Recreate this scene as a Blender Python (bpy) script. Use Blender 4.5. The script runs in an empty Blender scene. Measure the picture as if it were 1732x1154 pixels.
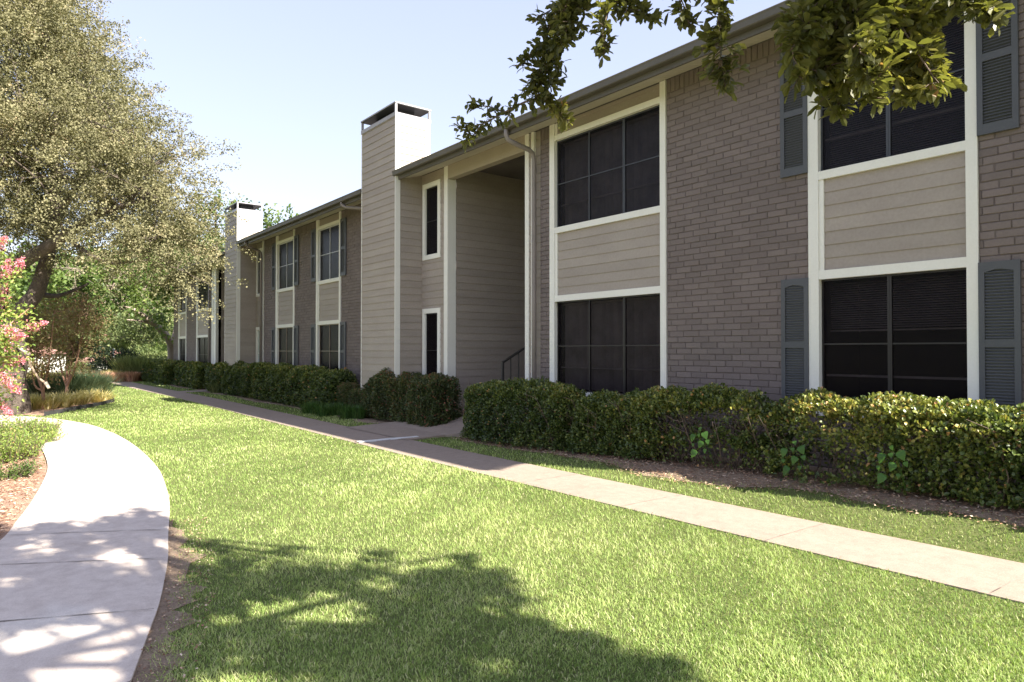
import bpy, math, random
import numpy as np
rng = np.random.default_rng(7); random.seed(7)
R = math.radians
scene = bpy.context.scene
COL = scene.collection
A = np.array

# ------------------------------------------------------------------ camera basis (real metres; facade runs along X, faces -Y)
F_PX = 1155.0; YAW = R(38.0); PITCH = math.atan(16/1155.); EYE = 1.5
V0 = A([-math.cos(YAW), math.sin(YAW), 0.0]); RT = A([math.sin(YAW), math.cos(YAW), 0.0]); UP = A([0, 0, 1.0])
def at(px, py, depth):
    """world point seen at photo pixel (px, py) at a horizontal distance depth along the view"""
    w = -(py-577)/F_PX
    a = math.cos(PITCH)-w*math.sin(PITCH); b = math.sin(PITCH)+w*math.cos(PITCH)
    return A([0, 0, EYE]) + depth*(V0 + RT*((px-866)/F_PX)/a + UP*b/a)
def project(p):
    p = np.atleast_2d(p); d = p-A([0, 0, EYE])
    dep = d@V0; s = d@RT; z = d[:, 2]
    c = dep*math.cos(PITCH)+z*math.sin(PITCH); u = -dep*math.sin(PITCH)+z*math.cos(PITCH)
    c = np.where(np.abs(c) < 1e-6, 1e-6, c)
    return 866+F_PX*s/c, 577-F_PX*u/c, c
def nrm(v):
    v = np.asarray(v, float); n = np.linalg.norm(v, axis=-1, keepdims=True); return v/np.where(n < 1e-9, 1, n)

# ------------------------------------------------------------------ mesh accumulators
class Acc:
    def __init__(s): s.v = []; s.q = []; s.t = []; s.a = []; s.n = 0
    def add(s, v, q=None, t=None, a=0.5):
        v = np.asarray(v, float).reshape(-1, 3)
        if q is not None and len(q): s.q.append(np.asarray(q, int).reshape(-1, 4)+s.n)
        if t is not None and len(t): s.t.append(np.asarray(t, int).reshape(-1, 3)+s.n)
        s.v.append(v); s.a.append(np.broadcast_to(np.asarray(a, float), (len(v),)).copy()); s.n += len(v); return s
    def box(s, x0, x1, y0, y1, z0, z1, a=0.5):
        v = [(x, y, z) for z in (z0, z1) for y in (y0, y1) for x in (x0, x1)]
        return s.add(v, [(0, 2, 3, 1), (4, 5, 7, 6), (0, 1, 5, 4), (2, 6, 7, 3), (0, 4, 6, 2), (1, 3, 7, 5)], a=a)
    def obox(s, p, q, w, h, up=(0, 0, 1)):
        p = A(p, float); q = A(q, float); d = nrm(q-p); sd = nrm(np.cross(d, up)); u = np.cross(sd, d)
        v = [e+sd*i*w/2+u*j*h/2 for e in (p, q) for j in (-1, 1) for i in (-1, 1)]
        return s.add(v, [(0, 2, 3, 1), (4, 5, 7, 6), (0, 1, 5, 4), (2, 6, 7, 3), (0, 4, 6, 2), (1, 3, 7, 5)])
    def tube(s, pts, rad, n=8, rough=0.0, a=0.5, cap=True):
        pts = A(pts, float); rad = np.broadcast_to(np.asarray(rad, float), (len(pts),))
        d = np.gradient(pts, axis=0); d = nrm(d)
        ref = A([0.31, 0.87, 0.38]) if abs(d[0] @ A([0, 0, 1.])) > 0.8 else A([0, 0, 1.])
        vs = []
        for i in range(len(pts)):
            sd = nrm(np.cross(d[i], ref)); u = np.cross(sd, d[i])
            for k in range(n):
                th = 2*math.pi*k/n; rr = rad[i]*(1+rough*(rng.random()-.5))
                vs.append(pts[i]+rr*(math.cos(th)*sd+math.sin(th)*u))
        q = [(i*n+k, i*n+(k+1) % n, (i+1)*n+(k+1) % n, (i+1)*n+k) for i in range(len(pts)-1) for k in range(n)]
        t = []
        if cap:
            vs.append(pts[0]); vs.append(pts[-1]); m = len(vs)
            t = [(m-2, (k+1) % n, k) for k in range(n)]+[(m-1, (len(pts)-1)*n+k, (len(pts)-1)*n+(k+1) % n) for k in range(n)]
        return s.add(vs, q, t, a)
    def mesh(s, name, off=(0, 0, 0), smooth=False):
        me = bpy.data.meshes.new(name)
        v = np.concatenate(s.v)-np.asarray(off, float); a = np.concatenate(s.a)
        q = np.concatenate(s.q) if s.q else np.zeros((0, 4), int); t = np.concatenate(s.t) if s.t else np.zeros((0, 3), int)
        me.vertices.add(len(v)); me.vertices.foreach_set('co', v.astype(np.float32).ravel())
        loops = np.concatenate([q.ravel(), t.ravel()]).astype(np.int32)
        starts = np.concatenate([np.arange(len(q))*4, len(q)*4+np.arange(len(t))*3]).astype(np.int32)
        me.loops.add(len(loops)); me.loops.foreach_set('vertex_index', loops)
        me.polygons.add(len(starts)); me.polygons.foreach_set('loop_start', starts)
        me.polygons.foreach_set('use_smooth', np.full(len(starts), bool(smooth)))
        me.update(calc_edges=True); me.validate()
        at_ = me.attributes.new('v', 'FLOAT', 'POINT'); at_.data.foreach_set('value', a.astype(np.float32))
        return me
def wloc(o):
    p = A([0., 0, 0])
    while o is not None: p = p+A(o.location[:]); o = o.parent
    return p
def tag(o, label=None, cat=None, group=None, kind=None):
    if label: o['label'] = label
    if cat: o['category'] = cat
    if group: o['group'] = group
    if kind: o['kind'] = kind
    return o
def obj(name, acc, mat, parent=None, smooth=False, loc=None):
    off = wloc(parent) if parent else (A(loc, float) if loc is not None else A([0., 0, 0]))
    o = bpy.data.objects.new(name, acc.mesh(name, off, smooth)); COL.objects.link(o)
    if parent: o.parent = parent
    else: o.location = off
    o.data.materials.append(mat); return o
def empty(name, loc, label, cat, group=None):
    o = bpy.data.objects.new(name, None); COL.objects.link(o); o.location = loc; o.empty_display_size = .3
    return tag(o, label, cat, group)

# ------------------------------------------------------------------ materials
def mat(name):
    m = bpy.data.materials.new(name); m.use_nodes = True; nt = m.node_tree; nt.nodes.clear()
    out = nt.nodes.new('ShaderNodeOutputMaterial'); return m, nt, out
def N(nt, t, **k):
    n = nt.nodes.new(t)
    for a, b in k.items():
        if a.startswith('i_'):
            key = a[2:].replace('_', ' ')
            n.inputs[int(key) if key.isdigit() else key].default_value = b
        else: setattr(n, a, b)
    return n
def ramp(nt, fac, stops):
    r = nt.nodes.new('ShaderNodeValToRGB'); e = r.color_ramp.elements
    while len(e) < len(stops): e.new(0.5)
    for i, (p, c) in enumerate(stops): e[i].position = p; e[i].color = (*c, 1)
    nt.links.new(fac, r.inputs[0]); return r.outputs[0]
def noise(nt, scale, detail=4, rough=.55, vec=None, mapscale=None):
    tc = N(nt, 'ShaderNodeTexCoord'); n = N(nt, 'ShaderNodeTexNoise'); n.inputs['Scale'].default_value = scale
    n.inputs['Detail'].default_value = detail; n.inputs['Roughness'].default_value = rough
    src = tc.outputs['Object']
    if mapscale:
        mp = N(nt, 'ShaderNodeMapping'); mp.inputs['Scale'].default_value = mapscale; nt.links.new(src, mp.inputs[0]); src = mp.outputs[0]
    nt.links.new(src, n.inputs['Vector']); return n.outputs['Fac']
def bump(nt, h, strength, dist, prev=None):
    b = N(nt, 'ShaderNodeBump'); b.inputs['Strength'].default_value = strength; b.inputs['Distance'].default_value = dist
    nt.links.new(h, b.inputs['Height'])
    if prev is not None: nt.links.new(prev, b.inputs['Normal'])
    return b.outputs[0]
def mixc(nt, fac, a, b, mode='MIX'):
    m = N(nt, 'ShaderNodeMix', data_type='RGBA', blend_type=mode)
    for i, x in ((0, fac), (6, a), (7, b)):
        if isinstance(x, (int, float)): m.inputs[i].default_value = x
        elif isinstance(x, tuple): m.inputs[i].default_value = (*x, 1)
        else: nt.links.new(x, m.inputs[i])
    return m.outputs[2]
def surf(name, c1, c2, nscale=3, rough=.7, bscale=60, bstr=.2, bdist=.004, spec=.3, lo=.3, hi=.7, mapscale=None, attr=0.0, fine=0.12):
    m, nt, out = mat(name)
    base = ramp(nt, noise(nt, nscale, 5, mapscale=mapscale), [(lo, c1), (hi, c2)])
    f2 = noise(nt, bscale, 3)
    base = mixc(nt, fine, base, ramp(nt, f2, [(.3, tuple(x*.5 for x in c1)), (.7, tuple(min(1, x*1.4) for x in c2))]))
    if attr:
        at_ = N(nt, 'ShaderNodeAttribute', attribute_name='v')
        g = ramp(nt, at_.outputs['Fac'], [(0, (1-attr,)*3), (1, (1+attr,)*3)])
        base = mixc(nt, 1.0, base, g, 'MULTIPLY')
    p = N(nt, 'ShaderNodeBsdfPrincipled'); nt.links.new(base, p.inputs['Base Color'])
    p.inputs['Roughness'].default_value = rough; p.inputs['Specular IOR Level'].default_value = spec
    nt.links.new(bump(nt, f2, bstr, bdist), p.inputs['Normal'])
    nt.links.new(p.outputs[0], out.inputs[0]); return m
def leafmat(name, stops, trans=.35, rough=.5, gloss=.15, tcol=1.6):
    m, nt, out = mat(name)
    at_ = N(nt, 'ShaderNodeAttribute', attribute_name='v')
    g_ = 1.0 if name in ('grass_blade', 'pink_blossom') else 1.32
    c = ramp(nt, at_.outputs['Fac'], [(p_, tuple(min(.9, x_*g_) for x_ in q_)) for p_, q_ in stops])
    d = N(nt, 'ShaderNodeBsdfPrincipled'); nt.links.new(c, d.inputs['Base Color'])
    d.inputs['Roughness'].default_value = rough; d.inputs['Specular IOR Level'].default_value = gloss
    t = N(nt, 'ShaderNodeBsdfTranslucent')
    tc = mixc(nt, 1.0, c, (tcol, tcol*1.05, tcol*.55), 'MULTIPLY'); nt.links.new(tc, t.inputs[0])
    mx = N(nt, 'ShaderNodeMixShader'); mx.inputs[0].default_value = trans
    nt.links.new(d.outputs[0], mx.inputs[1]); nt.links.new(t.outputs[0], mx.inputs[2]); nt.links.new(mx.outputs[0], out.inputs[0]); return m

M = {}
M['brick'] = surf('painted_brick', (.162, .130, .121), (.188, .153, .143), 1.3, .75, 55, .55, .006, attr=.10)
M['mortar'] = surf('painted_mortar', (.128, .102, .095), (.150, .122, .113), 2, .85, 80, .5, .004)
M['siding'] = surf('taupe_siding', (.315, .268, .232), (.365, .315, .272), 1.2, .6, 30, .14, .002, mapscale=(1.2, 1.2, 3), attr=.06)
M['trim'] = surf('cream_trim', (.76, .74, .67), (.81, .79, .73), 2, .55, 40, .12, .002, attr=.03, fine=.06)
M['shutter'] = surf('slate_shutter', (.078, .081, .090), (.092, .095, .105), 2, .5, 50, .08, .001)
M['fascia'] = surf('dark_fascia', (.095, .085, .072), (.12, .108, .092), 2, .5, 40, .06, .001)
M['soffit'] = surf('soffit_board', (.56, .51, .43), (.62, .57, .49), 2, .7, 40, .1, .001)
M['beam'] = surf('beam_paint', (.36, .31, .255), (.40, .345, .285), 2, .6, 40, .1, .001)
M['spout'] = surf('downspout_paint', (.22, .19, .178), (.26, .225, .21), 3, .45, 50, .05, .001)
M['roof'] = surf('asphalt_shingle', (.09, .08, .075), (.14, .125, .115), 1.5, .9, 90, .8, .01)
M['cap'] = surf('dark_cap_metal', (.03, .03, .032), (.045, .045, .047), 2, .4, 40, .05, .001)
M['capband'] = surf('cap_flashing', (.30, .29, .31), (.36, .35, .37), 2, .35, 40, .05, .001)
M['rail'] = surf('rail_paint', (.045, .042, .04), (.06, .055, .052), 2, .4, 40, .05, .001)
M['curb'] = surf('foundation_concrete', (.30, .27, .22), (.38, .34, .28), 2, .85, 60, .3, .004)
M['mullion'] = surf('screen_frame', (.022, .019, .019), (.03, .026, .026), 2, .35, 40, .05, .001)
M['mull_blue'] = surf('screen_frame_upper', (.05, .053, .062), (.065, .068, .078), 2, .35, 40, .05, .001)
M['mull_tan'] = surf('screen_frame_tan', (.22, .17, .13), (.26, .2, .16), 2, .4, 40, .05, .001)
M['mull_white'] = surf('screen_frame_white', (.5, .5, .52), (.6, .6, .62), 2, .35, 40, .05, .001)
M['room'] = surf('room_dark', (.02, .018, .018), (.03, .027, .026), 2, .9)
M['blind'] = surf('blind_slat', (.34, .30, .29), (.62, .57, .54), 3, .6)
M['bark'] = surf('bark', (.055, .042, .034), (.125, .10, .082), 9, .9, 34, 1.0, .03, mapscale=(1, 1, .25), fine=.3)
M['palebark'] = surf('pale_bark', (.22, .17, .135), (.38, .31, .26), 6, .85, 30, .8, .02, mapscale=(1, 1, .3), fine=.3)
M['twig'] = surf('twig', (.09, .065, .05), (.16, .12, .095), 12, .9, 80, .5, .004)
M['redbark'] = surf('myrtle_bark', (.30, .16, .11), (.42, .26, .19), 9, .8, 50, .5, .004)
M['deadwood'] = surf('pale_dead_wood', (.34, .25, .18), (.44, .34, .25), 9, .8, 50, .5, .004)
M['cutwood'] = surf('cut_wood', (.55, .47, .38), (.62, .54, .45), 9, .8)
M['asphalt'] = surf('asphalt', (.05, .05, .05), (.07, .07, .068), 3, .9, 90, .4, .004)
M['edging'] = surf('steel_edging', (.03, .03, .032), (.05, .05, .05), 4, .7)

def screen_mat(name, col, tr, rough=.35, spec=.5):
    m, nt, out = mat(name)
    t = N(nt, 'ShaderNodeBsdfTransparent'); t.inputs[0].default_value = (.9, .85, .88, 1)
    p = N(nt, 'ShaderNodeBsdfPrincipled'); p.inputs['Base Color'].default_value = (*col, 1)
    p.inputs['Roughness'].default_value = rough; p.inputs['Specular IOR Level'].default_value = spec
    nt.links.new(bump(nt, noise(nt, 1.6, 2), .25, .02), p.inputs['Normal'])
    mx = N(nt, 'ShaderNodeMixShader'); mx.inputs[0].default_value = 1-tr
    nt.links.new(t.outputs[0], mx.inputs[1]); nt.links.new(p.outputs[0], mx.inputs[2]); nt.links.new(mx.outputs[0], out.inputs[0]); return m
M['screen'] = screen_mat('solar_screen', (.006, .004, .005), .28, .32, .08)
M['screen_up'] = screen_mat('solar_screen_upper', (.010, .0085, .011), .22, .30, .12)  # upper panes tinted bluer and glossier, standing in for reflected sky
M['paneclear'] = surf('curtained_pane', (.34, .42, .40), (.42, .50, .48), 2, .25, 30, .05, .001, spec=.6)

def concrete(name, c1, c2, c3, patch, jointless=True):
    m, nt, out = mat(name)
    a = ramp(nt, noise(nt, .55, 3, .5), [(.40, c1), (.46, c2), (.62, c2), (.66, c3)]) if patch else ramp(nt, noise(nt, 1.2, 5), [(.3, c1), (.7, c3)])
    f = noise(nt, 140, 3, .7); g = noise(nt, 9, 5, .7)
    a = mixc(nt, .16, a, ramp(nt, f, [(.35, (.12, .10, .09)), (.65, (.95, .9, .85))]))
    a = mixc(nt, .30, a, ramp(nt, g, [(.35, tuple(x*.6 for x in c1)), (.6, c3)]))
    p = N(nt, 'ShaderNodeBsdfPrincipled'); nt.links.new(a, p.inputs['Base Color']); p.inputs['Roughness'].default_value = .85
    p.inputs['Specular IOR Level'].default_value = .25
    nt.links.new(bump(nt, f, .35, .003, bump(nt, g, .2, .01)), p.inputs['Normal']); nt.links.new(p.outputs[0], out.inputs[0]); return m
M['conc_walk'] = concrete('curved_walk_concrete', (.50, .41, .345), (.57, .475, .405), (.64, .57, .50), True)
M['conc_path'] = concrete('front_path_concrete', (.262, .195, .146), (.285, .214, .162), (.31, .236, .182), False)
M['conc_white'] = concrete('patched_concrete', (.60, .58, .55), (.66, .64, .61), (.70, .68, .65), False)

def ground_mat():
    m, nt, out = mat('lawn_soil')
    a = ramp(nt, noise(nt, .5, 5), [(.3, (.10, .13, .04)), (.7, (.18, .21, .07))])
    b = ramp(nt, noise(nt, 45, 4, .7), [(.3, (.045, .05, .018)), (.7, (.20, .20, .085))])
    c = mixc(nt, .5, a, b); p = N(nt, 'ShaderNodeBsdfPrincipled'); nt.links.new(c, p.inputs['Base Color'])
    p.inputs['Roughness'].default_value = .95; p.inputs['Specular IOR Level'].default_value = .1
    nt.links.new(bump(nt, noise(nt, 60, 4, .8), .9, .02), p.inputs['Normal']); nt.links.new(p.outputs[0], out.inputs[0]); return m
M['ground'] = ground_mat()
def soil(name, c1, c2, c3):
    m, nt, out = mat(name)
    a = ramp(nt, noise(nt, 7, 6, .7), [(.3, c1), (.5, c2), (.72, c3)]); b = ramp(nt, noise(nt, 70, 4, .8), [(.3, tuple(x*.4 for x in c1)), (.7, tuple(x*1.3 for x in c3))])
    c = mixc(nt, .5, a, b); p = N(nt, 'ShaderNodeBsdfPrincipled'); nt.links.new(c, p.inputs['Base Color']); p.inputs['Roughness'].default_value = .95
    p.inputs['Specular IOR Level'].default_value = .1
    nt.links.new(bump(nt, noise(nt, 70, 4, .8), 1.0, .02), p.inputs['Normal']); nt.links.new(p.outputs[0], out.inputs[0]); return m
M['mulch'] = soil('mulch', (.22, .125, .085), (.36, .22, .155), (.52, .36, .27))
M['dirt'] = soil('dirt', (.18, .12, .085), (.30, .215, .15), (.44, .34, .25))

G_ = lambda *s: list(s)
M['grass'] = leafmat('grass_blade', [(0, (.075, .145, .032)), (.3, (.19, .275, .065)), (.6, (.345, .445, .145)), (.85, (.51, .565, .24)), (1, (.76, .69, .46))], .38, .55, .2, 1.25)
M['strawgrass'] = leafmat('daylily_blade', [(0, (.20, .20, .06)), (.5, (.46, .38, .15)), (1, (.70, .62, .42))], .35, .5, .2, 1.2)
M['bluegrass'] = leafmat('blue_green_blade', [(0, (.028, .048, .024)), (.6, (.065, .095, .050)), (1, (.16, .18, .10))], .25, .5, .2, 1.2)
M['redgrass'] = leafmat('red_blade', [(0, (.22, .10, .075)), (.6, (.40, .22, .16)), (1, (.55, .38, .28))], .25, .5, .2, 1.2)
M['hedge'] = leafmat('hedge_leaf', [(0, (.020, .034, .010)), (.4, (.055, .080, .020)), (.72, (.125, .145, .034)), (.93, (.26, .25, .062)), (1, (.36, .20, .09))], .22, .34, .45, 1.5)
M['hedge_dark'] = leafmat('hedge_leaf_dark', [(0, (.022, .030, .014)), (.45, (.050, .068, .022)), (.75, (.095, .10, .035)), (.9, (.15, .11, .045)), (1, (.24, .08, .055))], .2, .42, .35, 1.5)
M['lawnplant'] = leafmat('strap_leaf', [(0, (.022, .05, .014)), (.6, (.05, .10, .025)), (1, (.10, .15, .045))], .3, .4, .3, 1.4)
M['vine'] = leafmat('vine_leaf', [(0, (.028, .072, .012)), (1, (.052, .115, .02))], .25, .4, .3, 1.6)
M['elm'] = leafmat('elm_leaf', [(0, (.050, .052, .028)), (.35, (.108, .104, .055)), (.65, (.175, .164, .093)), (.9, (.255, .223, .135)), (1, (.30, .19, .125))], .24, .65, .12, 1.15)
M['maple'] = leafmat('broad_leaf', [(0, (.018, .036, .010)), (.4, (.050, .082, .020)), (.75, (.115, .155, .042)), (1, (.22, .25, .08))], .35, .45, .3, 1.7)
M['oliveleaf'] = leafmat('olive_leaf', [(0, (.05, .07, .03)), (.5, (.11, .135, .055)), (1, (.21, .22, .10))], .3, .6, .2, 1.3)
M['farleaf'] = leafmat('far_leaf', [(0, (.035, .055, .022)), (.5, (.09, .115, .042)), (1, (.19, .205, .085))], .3, .6, .2, 1.4)
M['darkleaf'] = leafmat('dark_leaf', [(0, (.008, .016, .008)), (.6, (.022, .036, .016)), (1, (.05, .065, .03))], .15, .5, .3, 1.3)
M['bronze'] = leafmat('bronze_leaf', [(0, (.09, .05, .035)), (.3, (.18, .11, .07)), (.55, (.17, .15, .07)), (.85, (.15, .17, .065)), (1, (.36, .20, .15))], .35, .5, .3, 1.4)
M['myrtle'] = leafmat('myrtle_leaf', [(0, (.07, .12, .025)), (.5, (.16, .22, .05)), (.85, (.30, .32, .10)), (1, (.40, .22, .10))], .4, .45, .3, 1.5)
M['pink'] = leafmat('pink_blossom', [(0, (.56, .12, .19)), (.4, (.70, .23, .31)), (.8, (.80, .42, .48)), (1, (.86, .66, .67))], .4, .6, .2, 1.0)
M['oak'] = leafmat('oak_leaf', [(0, (.030, .034, .013)), (.4, (.060, .062, .018)), (.75, (.105, .10, .026)), (.95, (.19, .165, .04)), (1, (.20, .11, .05))], .32, .42, .4, 2.3)
M['whitewall'] = surf('white_wall', (.62, .60, .56), (.7, .68, .64), 2, .8)
M['redroof'] = surf('brown_red_roof', (.24, .13, .11), (.30, .17, .145), 2, .9, 50, .3, .01)
M['carpaint'] = surf('white_car_paint', (.78, .78, .78), (.8, .8, .8), 2, .25, spec=.6)
M['glass_dark'] = surf('dark_glass', (.02, .022, .025), (.03, .032, .036), 2, .1, spec=.7)
M['rubber'] = surf('tyre_rubber', (.02, .02, .02), (.03, .03, .03), 2, .8)
M['metalgrey'] = surf('grey_pole', (.16, .17, .18), (.2, .21, .22), 2, .5)

# ------------------------------------------------------------------ leaves
def leaves(acc, c, d, n, L, W, val, shape='quad', curl=.15):
    """c centres(base), d tip directions, n normals, L, W arrays"""
    c = np.asarray(c, float); k = len(c)
    if k == 0: return
    d = nrm(d); s = nrm(np.cross(d, n)); n = np.cross(s, d)
    L = np.broadcast_to(np.asarray(L, float), (k,))[:, None]; W = np.broadcast_to(np.asarray(W, float), (k,))[:, None]
    val = np.broadcast_to(np.asarray(val, float), (k,))
    if shape == 'quad':
        v = np.stack([c, c+d*L*.5+s*W*.5+n*L*curl*.5, c+d*L, c+d*L*.5-s*W*.5+n*L*curl*.5], 1)
        i = np.arange(k)[:, None]*4
        acc.add(v, t=np.concatenate([i+A([[0, 1, 2]]), i+A([[0, 2, 3]])]), a=np.repeat(val, 4))
    else:
        m1 = c+d*L*.35+n*L*curl*.4; m2 = c+d*L*.76+n*L*curl*.4; e = n*W*.14
        v = np.stack([c, m1+s*W*.40+e, m1, m1-s*W*.40+e, m2+s*W*.47+e, m2, m2-s*W*.47+e, c+d*L-n*L*curl*.15], 1)
        i = np.arange(k)[:, None]*8
        acc.add(v, q=np.concatenate([i+A([[1, 2, 5, 4]]), i+A([[2, 3, 6, 5]])]),
                t=np.concatenate([i+A([[0, 2, 1]]), i+A([[0, 3, 2]]), i+A([[4, 5, 7]]), i+A([[5, 6, 7]])]), a=np.repeat(val, 8))
def rdir(k): return nrm(rng.normal(size=(k, 3)))
def vnoise(p, scale, seed=0):
    """cheap smooth pseudo noise in -1..1"""
    p = np.asarray(p, float)/scale; r = np.random.default_rng(seed); o = 0
    for i in range(4):
        w = r.normal(size=3)*(1.0+.7*i); ph = r.random()*6.28
        o = o+np.sin(p@w+ph+1.3*np.sin(p@r.normal(size=3)+ph*2))/(1+.5*i)
    return o/2.2
def in_poly(x, y, poly):
    x = np.asarray(x); y = np.asarray(y); c = np.zeros(x.shape, bool); n = len(poly); j = n-1
    for i in range(n):
        xi, yi = poly[i]; xj, yj = poly[j]
        if yi != yj: c ^= ((yi > y) != (yj > y)) & (x < (xj-xi)*(y-yi)/(yj-yi)+xi)
        j = i
    return c

# ------------------------------------------------------------------ GROUND
def gz(x, y):
    x = np.asarray(x, float); y = np.asarray(y, float)
    d = (x*V0[0]+y*V0[1]); t = np.clip((d-44)/42, 0, 1); drop = -2.6*t*t*(3-2*t)
    bx = np.clip((x+9.5)/7, 0, 1); by = np.clip((y-5.75)/.75, 0, 1)
    return drop+.19*by*bx*bx*(3-2*bx)
xs = np.concatenate([np.linspace(-400, -100, 12), np.linspace(-95, -42, 28), np.arange(-40, 6, .5), np.linspace(8, 200, 12)])
ys = np.concatenate([np.linspace(-300, -30, 12), np.arange(-25, -2, 1.), np.arange(-2, 12, .25), np.linspace(13, 80, 30), np.linspace(90, 400, 10)])
X_, Y_ = np.meshgrid(xs, ys); g = Acc(); nx = len(xs)
idx = np.arange(len(xs)*len(ys)).reshape(len(ys), nx)
g.add(np.stack([X_.ravel(), Y_.ravel(), gz(X_, Y_).ravel()], 1), q=np.stack([idx[:-1, :-1].ravel(), idx[:-1, 1:].ravel(), idx[1:, 1:].ravel(), idx[1:, :-1].ravel()], 1))
tag(obj('ground', g, M['ground'], smooth=True), kind='structure')

# curved walk (outer edge then inner edge), a slab 7 cm thick
outer = [(-3.0, .40), (-3.51, .56), (-4.06, .73), (-4.49, .86), (-5.33, 1.07), (-6.02, 1.21), (-7.11, 1.44), (-7.98, 1.59), (-9.51, 1.79), (-11.39, 1.91), (-13.0, 1.94), (-14.4, 1.90), (-16.09, 1.74), (-18.08, 1.22), (-19.42, .45), (-20.6, -.7), (-21.5, -2.2), (-22.0, -4.5)]
inner = [(-2.2, -1.7), (-3.3, -1.25), (-4.4, -.8), (-5.2, -.45), (-6.0, -.1), (-6.68, .15), (-7.3, .27), (-8.17, .42), (-9.3, .58), (-10.4, .70), (-11.56, .75), (-13.0, .76), (-14.5, .71), (-15.6, .60), (-16.9, .28), (-18.0, -.6), (-18.9, -2.0), (-19.6, -4.5)]
outer = [(2.0, -.9)]+outer; inner = [(3.0, -3.4)]+inner
def smooth_pts(p, m=6):
    p = A(p, float); o = []
    for i in range(len(p)-1):
        a = p[max(i-1, 0)]; b = p[i]; c = p[i+1]; d = p[min(i+2, len(p)-1)]
        for k in range(m):
            t = k/m; o.append(.5*((2*b)+(-a+c)*t+(2*a-5*b+4*c-d)*t*t+(-a+3*b-3*c+d)*t**3))
    o.append(p[-1]); return A(o)
so, si = smooth_pts(outer), smooth_pts(inner)
WALK = [tuple(p) for p in so]+[tuple(p) for p in si[::-1]]
def slab(name, left, right, z0, z1, m, cross=6, joints=(), jw=.005, jd=.0016):
    """strip between two polylines of equal length, top z1, sides to z0; joints: indices where a groove crosses"""
    a = Acc(); L = A(left); Rr = A(right); n = len(L)
    rows = []; hs = []
    for i in range(n):
        if i in joints and 0 < i < n-1:
            t = nrm((L[i+1]-L[i-1])); tr = nrm((Rr[i+1]-Rr[i-1]))
            for sgn, h in ((-1, 0), (-.5, -jd), (.5, -jd), (1, 0)):
                rows.append((L[i]+t*jw*sgn, Rr[i]+tr*jw*sgn)); hs.append(h)
        else: rows.append((L[i], Rr[i])); hs.append(0)
    W = cross+1; v = []
    for (l, r), h in zip(rows, hs):
        for k in range(W):
            p = l+(r-l)*k/cross; e = -.008 if k in (0, cross) else 0
            v.append((p[0], p[1], z1+h+e))
        v.append((l[0], l[1], z0)); v.append((r[0], r[1], z0))
    S = W+2; q = []
    for i in range(len(rows)-1):
        b = i*S; c = b+S
        for k in range(cross): q.append((b+k, c+k, c+k+1, b+k+1))
        q.append((b+W, c+W, c, b)); q.append((b+cross, c+cross, c+W+1, b+W+1))
    a.add(v, q); return obj(name, a, m)
w = slab('curved_walk', so, si, -.1, .03, M['conc_walk']); tag(w, kind='structure')
M['joint'] = surf('dirty_joint', (.10, .08, .065), (.30, .26, .22), 5, .95, 60, .3, .002, lo=.35, hi=.6)
def joint_lines(name, Ls, Rs, idx, z, parent, wd=.010):
    a = Acc()
    for i in idx:
        l, r_ = A(Ls[i]), A(Rs[i]); t = nrm(r_-l); nn = A([-t[1], t[0]])*wd/2
        for k in range(12):
            p, q_ = l+(r_-l)*(.01+.98*k/12), l+(r_-l)*(.01+.98*(k+1)/12); w0, w1 = .7+.5*math.sin(k*1.9+i), .7+.5*math.sin((k+1)*1.9+i)
            a.add([(*(p-nn*w0), z), (*(q_-nn*w1), z), (*(q_+nn*w1), z), (*(p+nn*w0), z)], [(0, 1, 2, 3)])
    return obj(name, a, M['joint'], parent)
joint_lines('joint', so, si, (22, 30, 37, 44, 52, 60, 68, 76, 84, 92), .0335, w)
# straight front path with a branch to the breezeway
PL = lambda x: 4.86+.06*np.sin((np.asarray(x)+3)*.25)
PR = lambda x: 5.76+.06*np.sin((np.asarray(x)+3)*.25)
px_ = np.arange(4, -44, -.5)
w = tag(slab('front_path', np.stack([px_, PL(px_)], 1), np.stack([px_, PR(px_)], 1), -.1, .018, M['conc_path'], 4), kind='structure'); joint_lines('joint', np.stack([px_, PL(px_)], 1), np.stack([px_+.02, PR(px_)], 1), [i for i in range(11, 94, 3) if not 25 < i < 30], .0212, w, .008)
b = Acc()
bl = [(-12.35, 5.6, .0225), (-12.55, 6.5, .03), (-12.0, 6.95, .12), (-11.8, 7.4, .22), (-11.79, 8.0, .30), (-11.79, 14.0, .30)]
br = [(-10.0, 5.6, .0225), (-10.1, 6.4, .03), (-9.6, 6.9, .12), (-9.3, 7.4, .22), (-9.3, 8.0, .30), (-9.3, 14.0, .30)]
v = []; q = []
for i, (l, r) in enumerate(zip(bl, br)):
    l = A(l); r = A(r); v += [l, l+(r-l)/3, l+(r-l)*2/3, r, (l[0], l[1], -.1), (r[0], r[1], -.1)]
for i in range(5):
    o_ = i*6; q += [(o_+k, o_+k+1, o_+k+7, o_+k+6) for k in range(3)]+[(o_+4, o_, o_+6, o_+10), (o_+3, o_+5, o_+11, o_+9)]
b.add(v, q); tag(obj('entrance_path', b, M['conc_path']), kind='structure')
BRANCH = [(p[0], p[1]) for p in bl]+[(p[0], p[1]) for p in br[::-1]]
b = Acc(); xx = np.linspace(0, 1, 9)
pa = [(-10.30+.02*math.sin(t*9), 4.84+t*1.12) for t in xx]
for i in range(8):
    (x0, y0), (x1, y1) = pa[i], pa[i+1]; wd = .13+.02*math.sin(i*2.); 
    b.add([(x0-wd/2, y0, .0185), (x0, y0, .032), (x0+wd, y0, .021), (x1-wd/2, y1, .0185), (x1, y1, .032), (x1+wd, y1, .021)], [(0, 1, 4, 3), (1, 2, 5, 4)])
tag(obj('path_patch', b, M['conc_white']), kind='structure')
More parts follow.
